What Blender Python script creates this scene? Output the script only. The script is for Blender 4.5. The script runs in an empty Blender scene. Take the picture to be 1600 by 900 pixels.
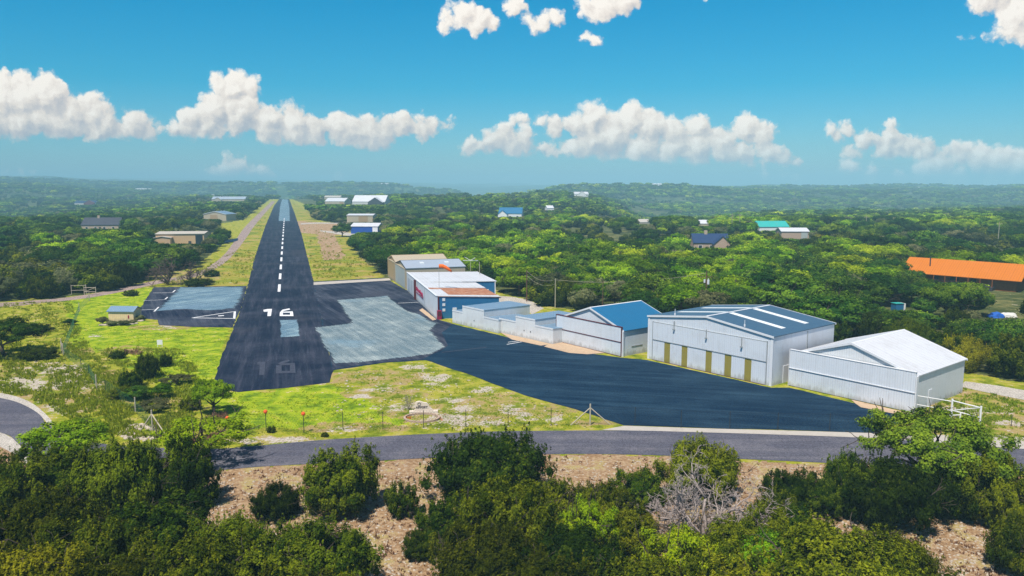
import bpy, bmesh, math, random
import numpy as np
from mathutils import Vector, Matrix, noise as mnoise
from mathutils.geometry import tessellate_polygon
R = math.radians
SC = bpy.context.scene
COL = SC.collection
# ------------------------------------------------------------------ camera
F = 1200.0; YH = 288.0; H = 26.0
PIT = math.atan((450 - YH) / F); CP, SP = math.cos(PIT), math.sin(PIT)
cam = bpy.data.cameras.new('camera'); camo = bpy.data.objects.new('camera', cam); COL.objects.link(camo)
cam.sensor_width = 36; cam.lens = F / 1600 * 36; cam.clip_start = 0.5; cam.clip_end = 60000
camo.location = (0, 0, H); camo.rotation_euler = (math.pi / 2 - PIT, 0, 0)
SC.camera = camo
# ------------------------------------------------------------------ sun, exposure
SUN_AZ = Vector((-0.45, -0.89)).normalized(); SUN_EL = R(62)
sd = Vector((SUN_AZ.x * math.cos(SUN_EL), SUN_AZ.y * math.cos(SUN_EL), math.sin(SUN_EL)))
sl = bpy.data.lights.new('sun', 'SUN'); sl.energy = 5.0; sl.angle = R(0.53); sl.color = (1.0, 0.93, 0.82)
so = bpy.data.objects.new('sun', sl); COL.objects.link(so); so.location = (0, 0, 300)
so.rotation_euler = sd.to_track_quat('Z', 'Y').to_euler()
SC.view_settings.view_transform = 'Standard'; SC.view_settings.look = 'None'
SC.view_settings.exposure = 0.20; SC.view_settings.gamma = 1.0; SC.view_settings.use_curve_mapping = False
cy = SC.cycles
cy.use_denoising = True; cy.denoiser = 'OPENIMAGEDENOISE'; cy.denoising_prefilter = 'NONE'
cy.max_bounces = 5; cy.diffuse_bounces = 1; cy.glossy_bounces = 2; cy.transmission_bounces = 2
cy.volume_bounces = 0; cy.transparent_max_bounces = 6; cy.use_adaptive_sampling = True; cy.adaptive_threshold = 0.015
cy.sample_clamp_indirect = 4.0

# ------------------------------------------------------------------ node helper
class NT:
    def __init__(s, tree): s.t = tree; s.n = tree.nodes; s.l = tree.links
    def put(s, sock, v):
        if isinstance(v, bpy.types.NodeSocket): s.l.new(v, sock)
        elif v is not None:
            try: sock.default_value = v
            except Exception:
                sock.default_value = tuple(v) + (1.0,) if hasattr(v, '__len__') else (v, v, v)
    def node(s, ty, **kw):
        n = s.n.new(ty)
        ins = kw.pop('ins', {})
        for k, v in kw.items(): setattr(n, k, v)
        for k, v in ins.items(): s.put(n.inputs[k], v)
        return n
    def m(s, op, a, b=None, c=None, clamp=False):
        n = s.n.new('ShaderNodeMath'); n.operation = op; n.use_clamp = clamp
        s.put(n.inputs[0], a)
        if b is not None: s.put(n.inputs[1], b)
        if c is not None: s.put(n.inputs[2], c)
        return n.outputs[0]
    def vm(s, op, a, b=None, sc=None):
        n = s.n.new('ShaderNodeVectorMath'); n.operation = op
        s.put(n.inputs[0], a)
        if b is not None: s.put(n.inputs[1], b)
        if sc is not None: s.put(n.inputs['Scale'], sc)
        return n.outputs['Value' if op in ('LENGTH', 'DOT_PRODUCT') else 'Vector']
    def noise(s, vec, scale, detail=3, rough=0.55, dist=0.0, col=False):
        n = s.node('ShaderNodeTexNoise', ins={'Vector': vec, 'Scale': scale, 'Detail': detail, 'Roughness': rough, 'Distortion': dist})
        return n.outputs['Color' if col else 'Fac']
    def ss(s, v, a, b):
        n = s.node('ShaderNodeMapRange', interpolation_type='SMOOTHSTEP', ins={'Value': v, 'From Min': a, 'From Max': b})
        return n.outputs[0]
    def mix(s, f, a, b, blend='MIX'):
        n = s.n.new('ShaderNodeMix'); n.data_type = 'RGBA'; n.blend_type = blend
        s.put(n.inputs[0], f); s.put(n.inputs[6], a if isinstance(a, bpy.types.NodeSocket) else (*a[:3], 1)); s.put(n.inputs[7], b if isinstance(b, bpy.types.NodeSocket) else (*b[:3], 1))
        return n.outputs[2]
    def ramp(s, f, stops):
        n = s.n.new('ShaderNodeValToRGB'); e = n.color_ramp.elements
        while len(e) < len(stops): e.new(0.5)
        for i, (p, c) in enumerate(stops): e[i].position = p; e[i].color = (*c, 1)
        s.put(n.inputs[0], f); return n.outputs[0]
    def attr(s, name): return s.node('ShaderNodeAttribute', attribute_name=name).outputs['Fac']

# ------------------------------------------------------------------ world: sky and clouds
W = bpy.data.worlds.new('World'); SC.world = W; W.use_nodes = True
w = NT(W.node_tree); w.n.clear()
def pix_uv(x, y):
    a = (x - 800) / F; b = (450 - y) / F; dy = CP + b * SP
    return a / dy, (-SP + b * CP) / dy
sky = w.node('ShaderNodeTexSky', sky_type='NISHITA', sun_disc=False, sun_elevation=SUN_EL,
             sun_rotation=math.atan2(SUN_AZ.x, SUN_AZ.y), altitude=300, air_density=1.0, dust_density=0.6, ozone_density=2.0).outputs[0]
gen = w.node('ShaderNodeTexCoord').outputs['Generated']
sx = w.node('ShaderNodeSeparateXYZ', ins={0: gen}); X, Y, Z = sx.outputs
ym = w.m('MAXIMUM', Y, 0.08)
U = w.m('DIVIDE', X, ym); V = w.m('DIVIDE', Z, ym)
front = w.ss(Y, 0.15, 0.35)
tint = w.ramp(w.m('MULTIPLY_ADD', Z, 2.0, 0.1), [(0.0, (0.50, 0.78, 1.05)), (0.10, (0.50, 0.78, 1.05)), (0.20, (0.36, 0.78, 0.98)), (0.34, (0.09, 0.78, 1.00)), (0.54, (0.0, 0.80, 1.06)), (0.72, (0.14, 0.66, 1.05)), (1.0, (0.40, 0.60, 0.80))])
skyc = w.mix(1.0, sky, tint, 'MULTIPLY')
P = w.node('ShaderNodeCombineXYZ', ins={0: U, 1: V, 2: 0.0}).outputs[0]
def warped(p):
    n1 = w.vm('SUBTRACT', w.noise(p, 20, 3, 0.6, col=True), (0.5, 0.5, 0.5))
    n2 = w.vm('SUBTRACT', w.noise(p, 75, 5, 0.62, col=True), (0.5, 0.5, 0.5))
    return w.vm('ADD', w.vm('ADD', p, w.vm('SCALE', n1, sc=0.016)), w.vm('SCALE', n2, sc=0.011))
def billow(p, scale, det):
    v = w.node('ShaderNodeTexVoronoi', voronoi_dimensions='2D', feature='SMOOTH_F1', ins={'Vector': p, 'Scale': scale, 'Detail': det, 'Roughness': 0.55, 'Smoothness': 0.45, 'Lacunarity': 2.2})
    return w.m('SUBTRACT', 0.45, v.outputs['Distance'])
# cumulus: every cloud is a heap of puffs (azimuth, height, radius) over a level base; each is given as seen in the photo
CLOUDS = [
 (218, 0.0, 1.0, 0.0075, [(-75,150,60),(5,160,46),(40,150,38),(75,150,38),(115,178,32),(145,180,32),(165,192,26),(212,195,22),(230,198,16),(90,195,32),(30,195,40),(-10,195,40),(150,205,20),(60,190,36),(192,204,20),(205,205,20),(235,203,16)]),
 (217, 0.050, 1.0, 0.0075, [(275,202,15),(300,188,22),(336,178,32),(366,138,26),(345,132,15),(388,138,18),(330,195,26),(376,176,36),(425,186,28),(455,190,27),(495,203,25),(528,198,24),(563,208,24),(546,204,26),(582,206,26),(664,200,18),(318,200,24),(292,200,20),(600,204,26),(630,196,22),(652,202,15),(678,196,14),(694,198,11),(420,206,26),(560,216,20),(460,210,24),(595,216,20)]),
 (242, 0.0, 1.0, 0.0075, [(732,224,13),(765,222,18),(790,214,21),(820,220,20),(843,232,14),(750,230,14),(800,228,18),(778,228,18),(860,236,9)]),
 (240, 0.058, 1.0, 0.0080, [(812,186,9),(843,186,9),(866,203,18),(900,194,26),(930,185,26),(925,220,30),(985,192,28),(1015,200,30),(1050,208,26),(1088,196,23),(1090,232,30),(1130,222,28),(1165,203,25),(1190,208,22),(1160,238,26),(1200,238,20),(1228,246,12),(1000,238,30),(1050,238,26),(895,232,22),(890,248,9),(960,215,30),(1245,253,5)]),
 (249, 0.0, 0.96, 0.0080, [(1300,204,9),(1325,204,15),(1350,222,17),(1392,212,17),(1385,232,20),(1420,230,19),(1450,236,16),(1480,241,10),(1340,238,12),(1370,240,14),(1370,222,14),(1405,226,18),(1435,240,16),(1312,214,12),(1500,242,12),(1330,236,16),(1400,238,20),(1465,246,14),(1512,246,8)]),
 (300, 0.0, 1.0, 0.0100, [(1330,262,14),(1360,268,16),(1440,272,24),(1470,258,26),(1500,245,24),(1530,250,28),(1560,256,32),(1592,268,30),(1410,280,14),(1500,278,22),(1545,285,20),(1195,274,9),(1220,277,9),(1242,281,7),(10,267,7),(30,269,6),(52,270,5),(1640,268,36)]),
 (279, 0.0, 1.0, 0.0075, [(335,272,13),(355,262,18),(375,256,15),(390,268,13),(409,266,9),(424,276,6),(525,279,6),(798,281,6)]),
 (200, 0.0, 0.97, 0.0070, [(700,30,18),(722,20,20),(748,30,19),(770,38,12),(800,18,14),(812,6,13),(825,30,13),(834,44,10),(850,32,12),(870,27,12),(690,40,8),(915,5,17),(945,6,25),(975,4,20),(994,0,12),(922,57,7),(914,58,4),(931,58,4),(1103,-2,6)]),
 (300, 0.0, 0.95, 0.0090, [(1550,-15,38),(1590,28,40),(1625,10,60),(1572,48,14),(1532,-8,18),(1505,60,4),(1520,58,4),(1535,54,5)]),
]
def field(p, circ):
    acc = None
    for x, y, r in circ:
        u, v = pix_uv(x, y)
        d = w.m('SUBTRACT', r / F, w.vm('LENGTH', w.vm('SUBTRACT', p, (u, v, 0))))
        if acc is None: acc = d
        else: acc = w.m('SMOOTH_MAX', acc, d, 0.0055)
    return acc
PW = warped(P); OFF = (-0.0050, 0.0060, 0); PW1 = w.vm('ADD', PW, OFF)
def bil(p): return w.m('ADD', w.m('MULTIPLY_ADD', billow(p, 30, 3.0), 0.014, 0.0078), w.m('MULTIPLY', w.m('SUBTRACT', w.noise(p, 120, 4, 0.6), 0.5), 0.006))
B0, B1 = bil(PW), bil(PW1)
vv = w.node('ShaderNodeSeparateXYZ', ins={0: PW}).outputs
nsoft = w.noise(P, 16, 4, 0.6)
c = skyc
for bot, slope, alpha, soft, circ in sorted(CLOUDS, key=lambda q: -q[3]):
    f0 = w.m('ADD', field(PW, circ), B0); f1 = w.m('ADD', field(PW1, circ), B1)
    x0 = sum(q[0] for q in circ) / len(circ); u0, v0 = pix_uv(x0, bot + (slope * (x0 - min(q[0] for q in circ))))
    base = w.m('ADD', w.m('SUBTRACT', vv[1], w.m('MULTIPLY_ADD', w.m('SUBTRACT', vv[0], u0), -slope, v0)), w.m('MULTIPLY', B0, 0.6))
    d = w.m('MINIMUM', f0, base) if slope or bot < 290 else f0
    a = w.m('MULTIPLY', w.m('MULTIPLY', w.ss(d, -0.001, soft), alpha), front)
    rel = w.m('MULTIPLY', w.m('SUBTRACT', f0, f1), 52.0)
    up = w.m('MULTIPLY', base, 5.5, clamp=False)
    x = w.m('ADD', w.m('ADD', w.m('MINIMUM', up, 0.42), 0.36), w.m('MULTIPLY', rel, 0.75)); x = w.m('ADD', x, w.m('MULTIPLY', w.m('SUBTRACT', nsoft, 0.5), 0.5))
    col_ = w.ramp(x, [(0.0, (4.4, 4.4, 4.8)), (0.32, (6.2, 5.7, 5.5)), (0.62, (8.2, 7.3, 6.5)), (0.95, (9.8, 9.0, 8.1))])
    c = w.mix(a, c, col_)
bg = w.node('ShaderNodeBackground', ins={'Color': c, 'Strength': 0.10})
wo = w.n.new('ShaderNodeOutputWorld'); w.l.new(bg.outputs[0], wo.inputs[0])
W.cycles.sampling_method = 'MANUAL'; W.cycles.sample_map_resolution = 512

# ------------------------------------------------------------------ geometry helpers
def G(x, y, z=0.0):
    """point at height z seen at photo pixel x, y"""
    a = (x - 800) / F; b = (450 - y) / F; dz = -SP + b * CP; dy = CP + b * SP
    t = (z - H) / dz
    return Vector((a * t, dy * t, z))
def GD(x, D, z=0.0):
    """point at photo column x and distance D in front of the camera"""
    return Vector(((x - 800) / F * D / 1.0, D, z))
def hpx(P, y):
    b = (450 - y) / F
    return H + P.y * (-SP + b * CP) / (CP + b * SP)
def to_px(X, Y, Z):
    f = Y * CP - (Z - H) * SP; u = Y * SP + (Z - H) * CP
    return 800 + F * X / f, 450 - F * u / f
def tag(o, label=None, cat=None, group=None, kind=None):
    if label: o['label'] = label
    if cat: o['category'] = cat
    if group: o['group'] = group
    if kind: o['kind'] = kind
    return o
def empty(name, loc, rz=0.0, label=None, cat=None, group=None):
    o = bpy.data.objects.new(name, None); COL.objects.link(o); o.location = loc; o.rotation_euler = (0, 0, rz)
    o.empty_display_size = 0.3
    return tag(o, label, cat, group)
class MB:
    def __init__(s): s.v = []; s.f = []; s.mi = []
    def add(s, vs, fs, mi=0):
        b = len(s.v); s.v += [tuple(v) for v in vs]; s.f += [tuple(i + b for i in f) for f in fs]; s.mi += [mi] * len(fs); return s
    def box(s, x0, y0, z0, x1, y1, z1, mi=0):
        v = [(x0,y0,z0),(x1,y0,z0),(x1,y1,z0),(x0,y1,z0),(x0,y0,z1),(x1,y0,z1),(x1,y1,z1),(x0,y1,z1)]
        return s.add(v, [(0,3,2,1),(4,5,6,7),(0,1,5,4),(1,2,6,5),(2,3,7,6),(3,0,4,7)], mi)
    def prism(s, prof, y0, y1, axis='y', mi=0):
        """profile (a, z) extruded along y (a = x) or along x (a = y)"""
        n = len(prof)
        if axis == 'y': v = [(a, y0, z) for a, z in prof] + [(a, y1, z) for a, z in prof]
        else: v = [(y0, a, z) for a, z in prof] + [(y1, a, z) for a, z in prof]
        f = [tuple(range(n)), tuple(range(2 * n - 1, n - 1, -1))] + [(i, (i + 1) % n + 0, (i + 1) % n + n, i + n)[::-1] for i in range(n)]
        return s.add(v, f, mi)
    def tube(s, path, rad, sides=6, mi=0):
        pts = [Vector(p) for p in path]; n = len(pts)
        if not hasattr(rad, '__len__'): rad = [rad] * n
        b = len(s.v); prev = None
        for i, p in enumerate(pts):
            d = (pts[min(i + 1, n - 1)] - pts[max(i - 1, 0)])
            d = d.normalized() if d.length > 1e-6 else Vector((0, 0, 1))
            ref = Vector((1, 0, 0)) if abs(d.x) < 0.8 else Vector((0, 1, 0))
            a = d.cross(ref).normalized(); c2 = d.cross(a)
            for k in range(sides):
                t = 2 * math.pi * k / sides
                s.v.append(tuple(p + (a * math.cos(t) + c2 * math.sin(t)) * rad[i]))
        for i in range(n - 1):
            for k in range(sides):
                k2 = (k + 1) % sides
                s.f.append((b + i * sides + k, b + i * sides + k2, b + (i + 1) * sides + k2, b + (i + 1) * sides + k)); s.mi.append(mi)
        s.f.append(tuple(b + k for k in range(sides))[::-1]); s.mi.append(mi)
        s.f.append(tuple(b + (n - 1) * sides + k for k in range(sides))); s.mi.append(mi)
        return s
    def build(s, name, mat, parent=None, smooth=False, fix=True):
        me = bpy.data.meshes.new(name); me.from_pydata(s.v, [], s.f)
        mats = mat if isinstance(mat, (list, tuple)) else [mat]
        for m_ in mats: me.materials.append(m_)
        if len(mats) > 1: me.polygons.foreach_set('material_index', s.mi)
        if fix:
            bm = bmesh.new(); bm.from_mesh(me); bmesh.ops.recalc_face_normals(bm, faces=bm.faces); bm.to_mesh(me); bm.free()
        if smooth: me.polygons.foreach_set('use_smooth', [True] * len(me.polygons))
        o = bpy.data.objects.new(name, me); COL.objects.link(o); o.parent = parent
        return o

# ------------------------------------------------------------------ materials
M = {}
def newmat(name):
    m = bpy.data.materials.new(name); m.use_nodes = True; t = NT(m.node_tree); t.n.clear()
    out = t.n.new('ShaderNodeOutputMaterial'); return m, t, out
def plain(name, col, rough=0.7, var=0.12, scale=1.5, spec=0.25, dirt=None, metal=0.0, emit=None):
    m, t, out = newmat(name)
    oc = t.node('ShaderNodeTexCoord').outputs['Object']
    n1 = t.noise(oc, scale, 5, 0.6); n2 = t.noise(oc, scale * 9, 3, 0.6)
    f = t.m('ADD', t.m('MULTIPLY', t.m('SUBTRACT', n1, 0.5), var * 3), t.m('MULTIPLY', t.m('SUBTRACT', n2, 0.5), var * 2))
    c = t.mix(1.0, col, t.node('ShaderNodeCombineColor', ins={0: t.m('ADD', f, 1.0), 1: t.m('ADD', f, 1.0), 2: t.m('ADD', f, 1.0)}).outputs[0], 'MULTIPLY')
    if dirt: c = t.mix(t.m('MULTIPLY', t.ss(n1, 0.52, 0.75), 0.7), c, dirt)
    b = t.node('ShaderNodeBsdfPrincipled', ins={'Base Color': c, 'Roughness': rough, 'Specular IOR Level': spec, 'Metallic': metal})
    t.l.new(b.outputs[0], out.inputs[0]); M[name] = m; return m
def ribbed(name, col, pitch=0.3, rough=0.45, dark=0.80, dirt=(0.35, 0.33, 0.3), dirtamt=0.25, axis='xy', spec=0.4):
    """corrugated sheet metal: ribs run up the walls, streaks of grime"""
    m, t, out = newmat(name)
    oc = t.node('ShaderNodeTexCoord').outputs['Object']
    s = t.node('ShaderNodeSeparateXYZ', ins={0: oc}).outputs
    a = {'xy': t.m('ADD', s[0], s[1]), 'x': s[0], 'y': s[1]}[axis]
    fr = t.m('FRACT', t.m('DIVIDE', a, pitch))
    rib = t.ss(t.m('ABSOLUTE', t.m('SUBTRACT', fr, 0.5)), 0.30, 0.48)
    fr2 = t.m('FRACT', t.m('DIVIDE', a, pitch * 3.0)); seam = t.ss(t.m('ABSOLUTE', t.m('SUBTRACT', fr2, 0.5)), 0.455, 0.49)
    st = t.node('ShaderNodeMapping', ins={'Vector': oc, 'Scale': (1.1, 1.1, 0.18)}).outputs[0]
    streak = t.noise(st, 1.6, 5, 0.65); blot = t.noise(oc, 0.35, 4, 0.6)
    c = t.mix(t.m('MULTIPLY', seam, 0.5), col, tuple(k * dark for k in col))
    c = t.mix(t.m('MULTIPLY', rib, 0.35), c, tuple(k * dark for k in col))
    c = t.mix(t.m('MULTIPLY', t.ss(streak, 0.5, 0.8), dirtamt), c, dirt)
    c = t.mix(t.m('MULTIPLY', t.ss(blot, 0.45, 0.75), dirtamt * 0.8), c, dirt)
    c = t.mix(t.m('MULTIPLY', t.ss(t.m('ADD', s[2], t.m('MULTIPLY', t.m('SUBTRACT', streak, 0.5), 2.2)), 0.75, 0.05), 0.55), c, tuple(q * .8 for q in dirt))
    bp = t.node('ShaderNodeBump', ins={'Height': rib, 'Distance': 0.025, 'Strength': 0.6})
    b = t.node('ShaderNodeBsdfPrincipled', ins={'Base Color': c, 'Roughness': rough, 'Specular IOR Level': spec, 'Normal': bp.outputs[0]})
    t.l.new(b.outputs[0], out.inputs[0]); M[name] = m; return m
ribbed('white_sheet', (0.70, 0.74, 0.80)); ribbed('white_sheet_warm', (0.74, 0.76, 0.78), dirtamt=0.22)
ribbed('white_roof', (0.64, 0.65, 0.68), pitch=0.9, axis='y', dirtamt=0.35)
ribbed('blue_roof', (0.016, 0.145, 0.30), pitch=0.45, axis='y', dark=0.6, dirt=(0.03, 0.11, 0.2))
ribbed('slate_roof', (0.055, 0.115, 0.185), pitch=0.45, axis='y', dark=0.6, dirt=(0.08, 0.13, 0.18))
ribbed('pale_blue_roof', (0.17, 0.27, 0.38), pitch=0.45, axis='xy', dark=0.75, dirt=(0.3, 0.36, 0.40), dirtamt=0.4)
ribbed('grey_roof', (0.36, 0.42, 0.50), pitch=0.5, axis='xy', dark=0.8)
ribbed('tan_sheet', (0.42, 0.29, 0.16)); ribbed('grey_door', (0.42, 0.47, 0.47)); ribbed('tan_light', (0.50, 0.42, 0.30))
ribbed('blue_sheet', (0.022, 0.15, 0.34), dark=0.7, dirt=(0.03, 0.22, 0.38)); ribbed('royal_sheet', (0.01, 0.07, 0.36), dark=0.7, dirt=(0.02, 0.1, 0.35))
ribbed('teal_roof', (0.03, 0.42, 0.38)); ribbed('orange_roof', (0.56, 0.17, 0.022), pitch=0.6, axis='x', dark=0.7, dirt=(0.62, 0.20, 0.04), dirtamt=0.3, rough=0.7, spec=0.1)
ribbed('fiberglass', (0.34, 0.28, 0.06), pitch=0.15, dark=0.7, dirt=(0.25, 0.22, 0.05))
ribbed('cream_board', (0.78, 0.58, 0.34), pitch=0.4); ribbed('peach_sheet', (0.62, 0.42, 0.24))
plain('white_paint', (0.80, 0.80, 0.80), 0.5, 0.05); plain('trim_white', (0.74, 0.75, 0.78), 0.4, 0.04)
plain('skylight', (0.82, 0.84, 0.84), 0.3, 0.06); plain('maroon', (0.10, 0.02, 0.03)); plain('dark_trim', (0.05, 0.05, 0.06))
plain('wood_post', (0.50, 0.44, 0.34)); plain('brown_pole', (0.14, 0.07, 0.045)); plain('pale_pole', (0.36, 0.33, 0.24))
plain('steel_dark', (0.035, 0.04, 0.045)); plain('galv', (0.40, 0.42, 0.43), 0.4, 0.1, metal=0.3)
plain('tarp_green', (0.02, 0.12, 0.07)); plain('windsock_fabric', (0.85, 0.16, 0.02), 0.8); plain('orange_ball', (0.80, 0.12, 0.03)); plain('red_paint', (0.28, 0.008, 0.06))
plain('glass_dark', (0.03, 0.045, 0.06), 0.1, 0.05, spec=0.8); plain('tarp_blue', (0.02, 0.12, 0.50)); plain('tarp_white', (0.62, 0.62, 0.60))
plain('stone_wall', (0.48, 0.38, 0.28), 0.9, 0.35, 3); plain('brick_pale', (0.46, 0.34, 0.26), 0.9, 0.3, 3); plain('orange_wood', (0.30, 0.10, 0.03), 0.8, 0.3, 2)
plain('dark_shingle', (0.055, 0.06, 0.08), 0.85, 0.25, 2); plain('navy_shingle', (0.02, 0.045, 0.12), 0.8, 0.2, 2); plain('red_roof', (0.16, 0.03, 0.05), 0.8, 0.2, 2)
plain('concrete', (0.46, 0.42, 0.37), 0.9, 0.16, 0.5, dirt=(0.30, 0.26, 0.22)); plain('tan_concrete', (0.50, 0.36, 0.24), 0.9, 0.2, 0.6, dirt=(0.32, 0.22, 0.14))
plain('limestone', (0.46, 0.39, 0.31), 0.9, 0.3, 2.0); plain('sign_stone', (0.72, 0.62, 0.52), 0.9, 0.12, 2.5); plain('sign_letters', (0.09, 0.07, 0.07)); plain('brick_red', (0.40, 0.12, 0.08), 0.9, 0.3, 4)
plain('flower', (0.62, 0.20, 0.03), 0.9, 0.5, 12); plain('bark', (0.075, 0.058, 0.045), 0.95, 0.3, 4); plain('dead_wood', (0.36, 0.30, 0.275), 0.9, 0.3, 6); plain('dead_twig', (0.125, 0.088, 0.072), 0.9, 0.3, 6)
plain('faded_paint', (0.048, 0.055, 0.082), 0.9, 0.5, 3)

def rusty():
    m, t, out = newmat('rusty_roof'); oc = t.node('ShaderNodeTexCoord').outputs['Object']
    st = t.node('ShaderNodeMapping', ins={'Vector': oc, 'Scale': (2.2, 0.5, 1)}).outputs[0]
    n = t.noise(st, 1.3, 6, 0.7)
    c = t.ramp(n, [(0.35, (0.55, 0.46, 0.39)), (0.45, (0.46, 0.20, 0.09)), (0.60, (0.26, 0.075, 0.035))])
    b = t.node('ShaderNodeBsdfPrincipled', ins={'Base Color': c, 'Roughness': 0.8}); t.l.new(b.outputs[0], out.inputs[0]); M['rusty_roof'] = m
rusty()
def asphalt(name, base, hi, streak_dir=0.0, streak=0.5, worn=None, grain=14.0, hiamt=1.0, blotch=0.10, feather=False):
    """sealed asphalt: grain, long tyre and sweep streaks, worn blotches"""
    m, t, out = newmat(name); oc = t.node('ShaderNodeTexCoord').outputs['Object']
    mp = t.node('ShaderNodeMapping', ins={'Vector': oc, 'Rotation': (0, 0, -streak_dir), 'Scale': (1, 1, 1)}).outputs[0]
    mp = t.node('ShaderNodeMapping', ins={'Vector': mp, 'Scale': (0.05, 1.0, 1)}).outputs[0]
    s1 = t.noise(mp, 0.8, 6, 0.62); s2 = t.noise(mp, 3.2, 4, 0.7)
    b1 = t.noise(oc, blotch, 6, 0.62); g = t.noise(oc, grain * 0.3, 3, 0.8); g2 = t.noise(oc, grain * 1.2, 2, 0.8)
    f = t.m('ADD', t.m('MULTIPLY', t.ss(s1, 0.40, 0.72), streak * 0.6), t.m('MULTIPLY', t.ss(s2, 0.5, 0.8), streak * 0.5))
    f = t.m('ADD', f, t.m('MULTIPLY', t.ss(b1, 0.42, 0.72), 0.45))
    f = t.m('MULTIPLY', f, hiamt, clamp=True)
    c = t.mix(f, base, hi)
    if worn: c = t.mix(t.m('MULTIPLY', t.ss(t.noise(oc, 0.045, 5, 0.6), 0.54, 0.66), 0.75), c, worn)
    gg = t.m('MAXIMUM', t.m('ADD', t.m('MULTIPLY', t.m('SUBTRACT', g, 0.5), 1.9), t.m('ADD', t.m('MULTIPLY', t.m('SUBTRACT', g2, 0.5), 2.2), 1.0)), 0.25)
    c = t.mix(1.0, c, t.node('ShaderNodeCombineColor', ins={0: gg, 1: gg, 2: gg}).outputs[0], 'MULTIPLY')
    b = t.node('ShaderNodeBsdfPrincipled', ins={'Base Color': c, 'Roughness': 0.85, 'Specular IOR Level': 0.12,
        'Normal': t.node('ShaderNodeBump', ins={'Height': g2, 'Distance': 0.02, 'Strength': 0.4}).outputs[0]})
    if feather:      # the old surface wears through the new seal along its rim
        al = t.ss(t.m('ADD', t.attr('inner'), t.m('ADD', t.m('MULTIPLY', t.m('SUBTRACT', s2, 0.5), 1.6), t.m('MULTIPLY', t.m('SUBTRACT', g, 0.5), 0.8))), 0.30, 0.62)
        mx = t.node('ShaderNodeMixShader', ins={0: al}); t.l.new(t.n.new('ShaderNodeBsdfTransparent').outputs[0], mx.inputs[1]); t.l.new(b.outputs[0], mx.inputs[2]); t.l.new(mx.outputs[0], out.inputs[0])
    else: t.l.new(b.outputs[0], out.inputs[0])
    M[name] = m; return m
RWD = math.atan2(G(445, 330).y - G(440, 487).y, G(445, 330).x - G(440, 487).x)
asphalt('runway_asphalt', (0.007, 0.014, 0.034), (0.070, 0.074, 0.105), RWD, 0.75, worn=(0.040, 0.042, 0.060), hiamt=0.85)
asphalt('apron_asphalt', (0.002, 0.018, 0.046), (0.030, 0.072, 0.115), R(-12), 0.85, hiamt=0.8)
asphalt('apron_upper', (0.008, 0.014, 0.036), (0.085, 0.095, 0.125), R(118), 0.9, worn=(0.06, 0.065, 0.09))
asphalt('old_asphalt', (0.12, 0.175, 0.205), (0.38, 0.43, 0.42), R(118), 0.7, worn=(0.15, 0.25, 0.32), blotch=0.2, feather=True)
asphalt('old_asphalt_blue', (0.09, 0.165, 0.23), (0.29, 0.40, 0.44), R(60), 0.8, worn=(0.12, 0.2, 0.28), blotch=0.2, feather=True)
asphalt('road_asphalt', (0.085, 0.085, 0.112), (0.185, 0.175, 0.195), 0.0, 0.6, blotch=0.25)
asphalt('dirt_road', (0.29, 0.215, 0.19), (0.46, 0.36, 0.31), R(70), 0.4, blotch=0.3)
asphalt('gravel_drive', (0.42, 0.38, 0.33), (0.60, 0.55, 0.49), R(-20), 0.4, blotch=0.3)

def leafmat(name, c0, c1, c2, vary=0.5, trans=0.28, sat=1.0, vr=0.5):
    """foliage: colour differs from leaf clump to leaf clump and from plant to plant"""
    m, t, out = newmat(name)
    lf = t.attr('leaf'); oi = t.node('ShaderNodeObjectInfo').outputs['Random']
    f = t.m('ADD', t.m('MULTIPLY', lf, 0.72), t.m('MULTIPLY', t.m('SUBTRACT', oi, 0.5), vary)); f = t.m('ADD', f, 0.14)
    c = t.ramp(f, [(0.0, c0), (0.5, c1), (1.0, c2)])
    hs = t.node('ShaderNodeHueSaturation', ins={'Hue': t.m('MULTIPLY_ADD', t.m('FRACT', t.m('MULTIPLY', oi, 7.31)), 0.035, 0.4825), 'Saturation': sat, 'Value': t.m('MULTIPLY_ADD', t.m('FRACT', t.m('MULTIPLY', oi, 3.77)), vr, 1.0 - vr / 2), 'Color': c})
    d = t.node('ShaderNodeBsdfDiffuse', ins={'Color': hs.outputs[0]}); tr = t.node('ShaderNodeBsdfTranslucent', ins={'Color': hs.outputs[0]})
    mx = t.node('ShaderNodeMixShader', ins={0: trans}); t.l.new(d.outputs[0], mx.inputs[1]); t.l.new(tr.outputs[0], mx.inputs[2])
    t.l.new(mx.outputs[0], out.inputs[0]); M[name] = m; return m
leafmat('juniper_leaf', (0.004, 0.012, 0.002), (0.028, 0.054, 0.004), (0.20, 0.235, 0.010), trans=0.12, vr=0.35)
leafmat('juniper_olive', (0.007, 0.018, 0.002), (0.060, 0.080, 0.004), (0.31, 0.31, 0.012), trans=0.15, vr=0.35)
leafmat('oak_leaf', (0.006, 0.024, 0.005), (0.034, 0.088, 0.010), (0.20, 0.30, 0.020), trans=0.15)
leafmat('spring_leaf', (0.018, 0.058, 0.003), (0.13, 0.26, 0.006), (0.50, 0.64, 0.02), 0.55, 0.25)
leafmat('lime_leaf', (0.10, 0.20, 0.006), (0.28, 0.42, 0.008), (0.55, 0.62, 0.02), 0.1, 0.3, vr=0.15)
leafmat('fresh_leaf', (0.03, 0.09, 0.005), (0.16, 0.31, 0.008), (0.42, 0.58, 0.02), 0.12, 0.28, vr=0.15)
leafmat('grey_leaf', (0.035, 0.05, 0.02), (0.13, 0.145, 0.055), (0.28, 0.27, 0.12))
leafmat('weed_leaf', (0.07, 0.12, 0.008), (0.23, 0.31, 0.014), (0.46, 0.45, 0.05), 0.2, 0.35)
leafmat('dry_leaf', (0.14, 0.07, 0.04), (0.26, 0.15, 0.09), (0.36, 0.24, 0.14))

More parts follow.
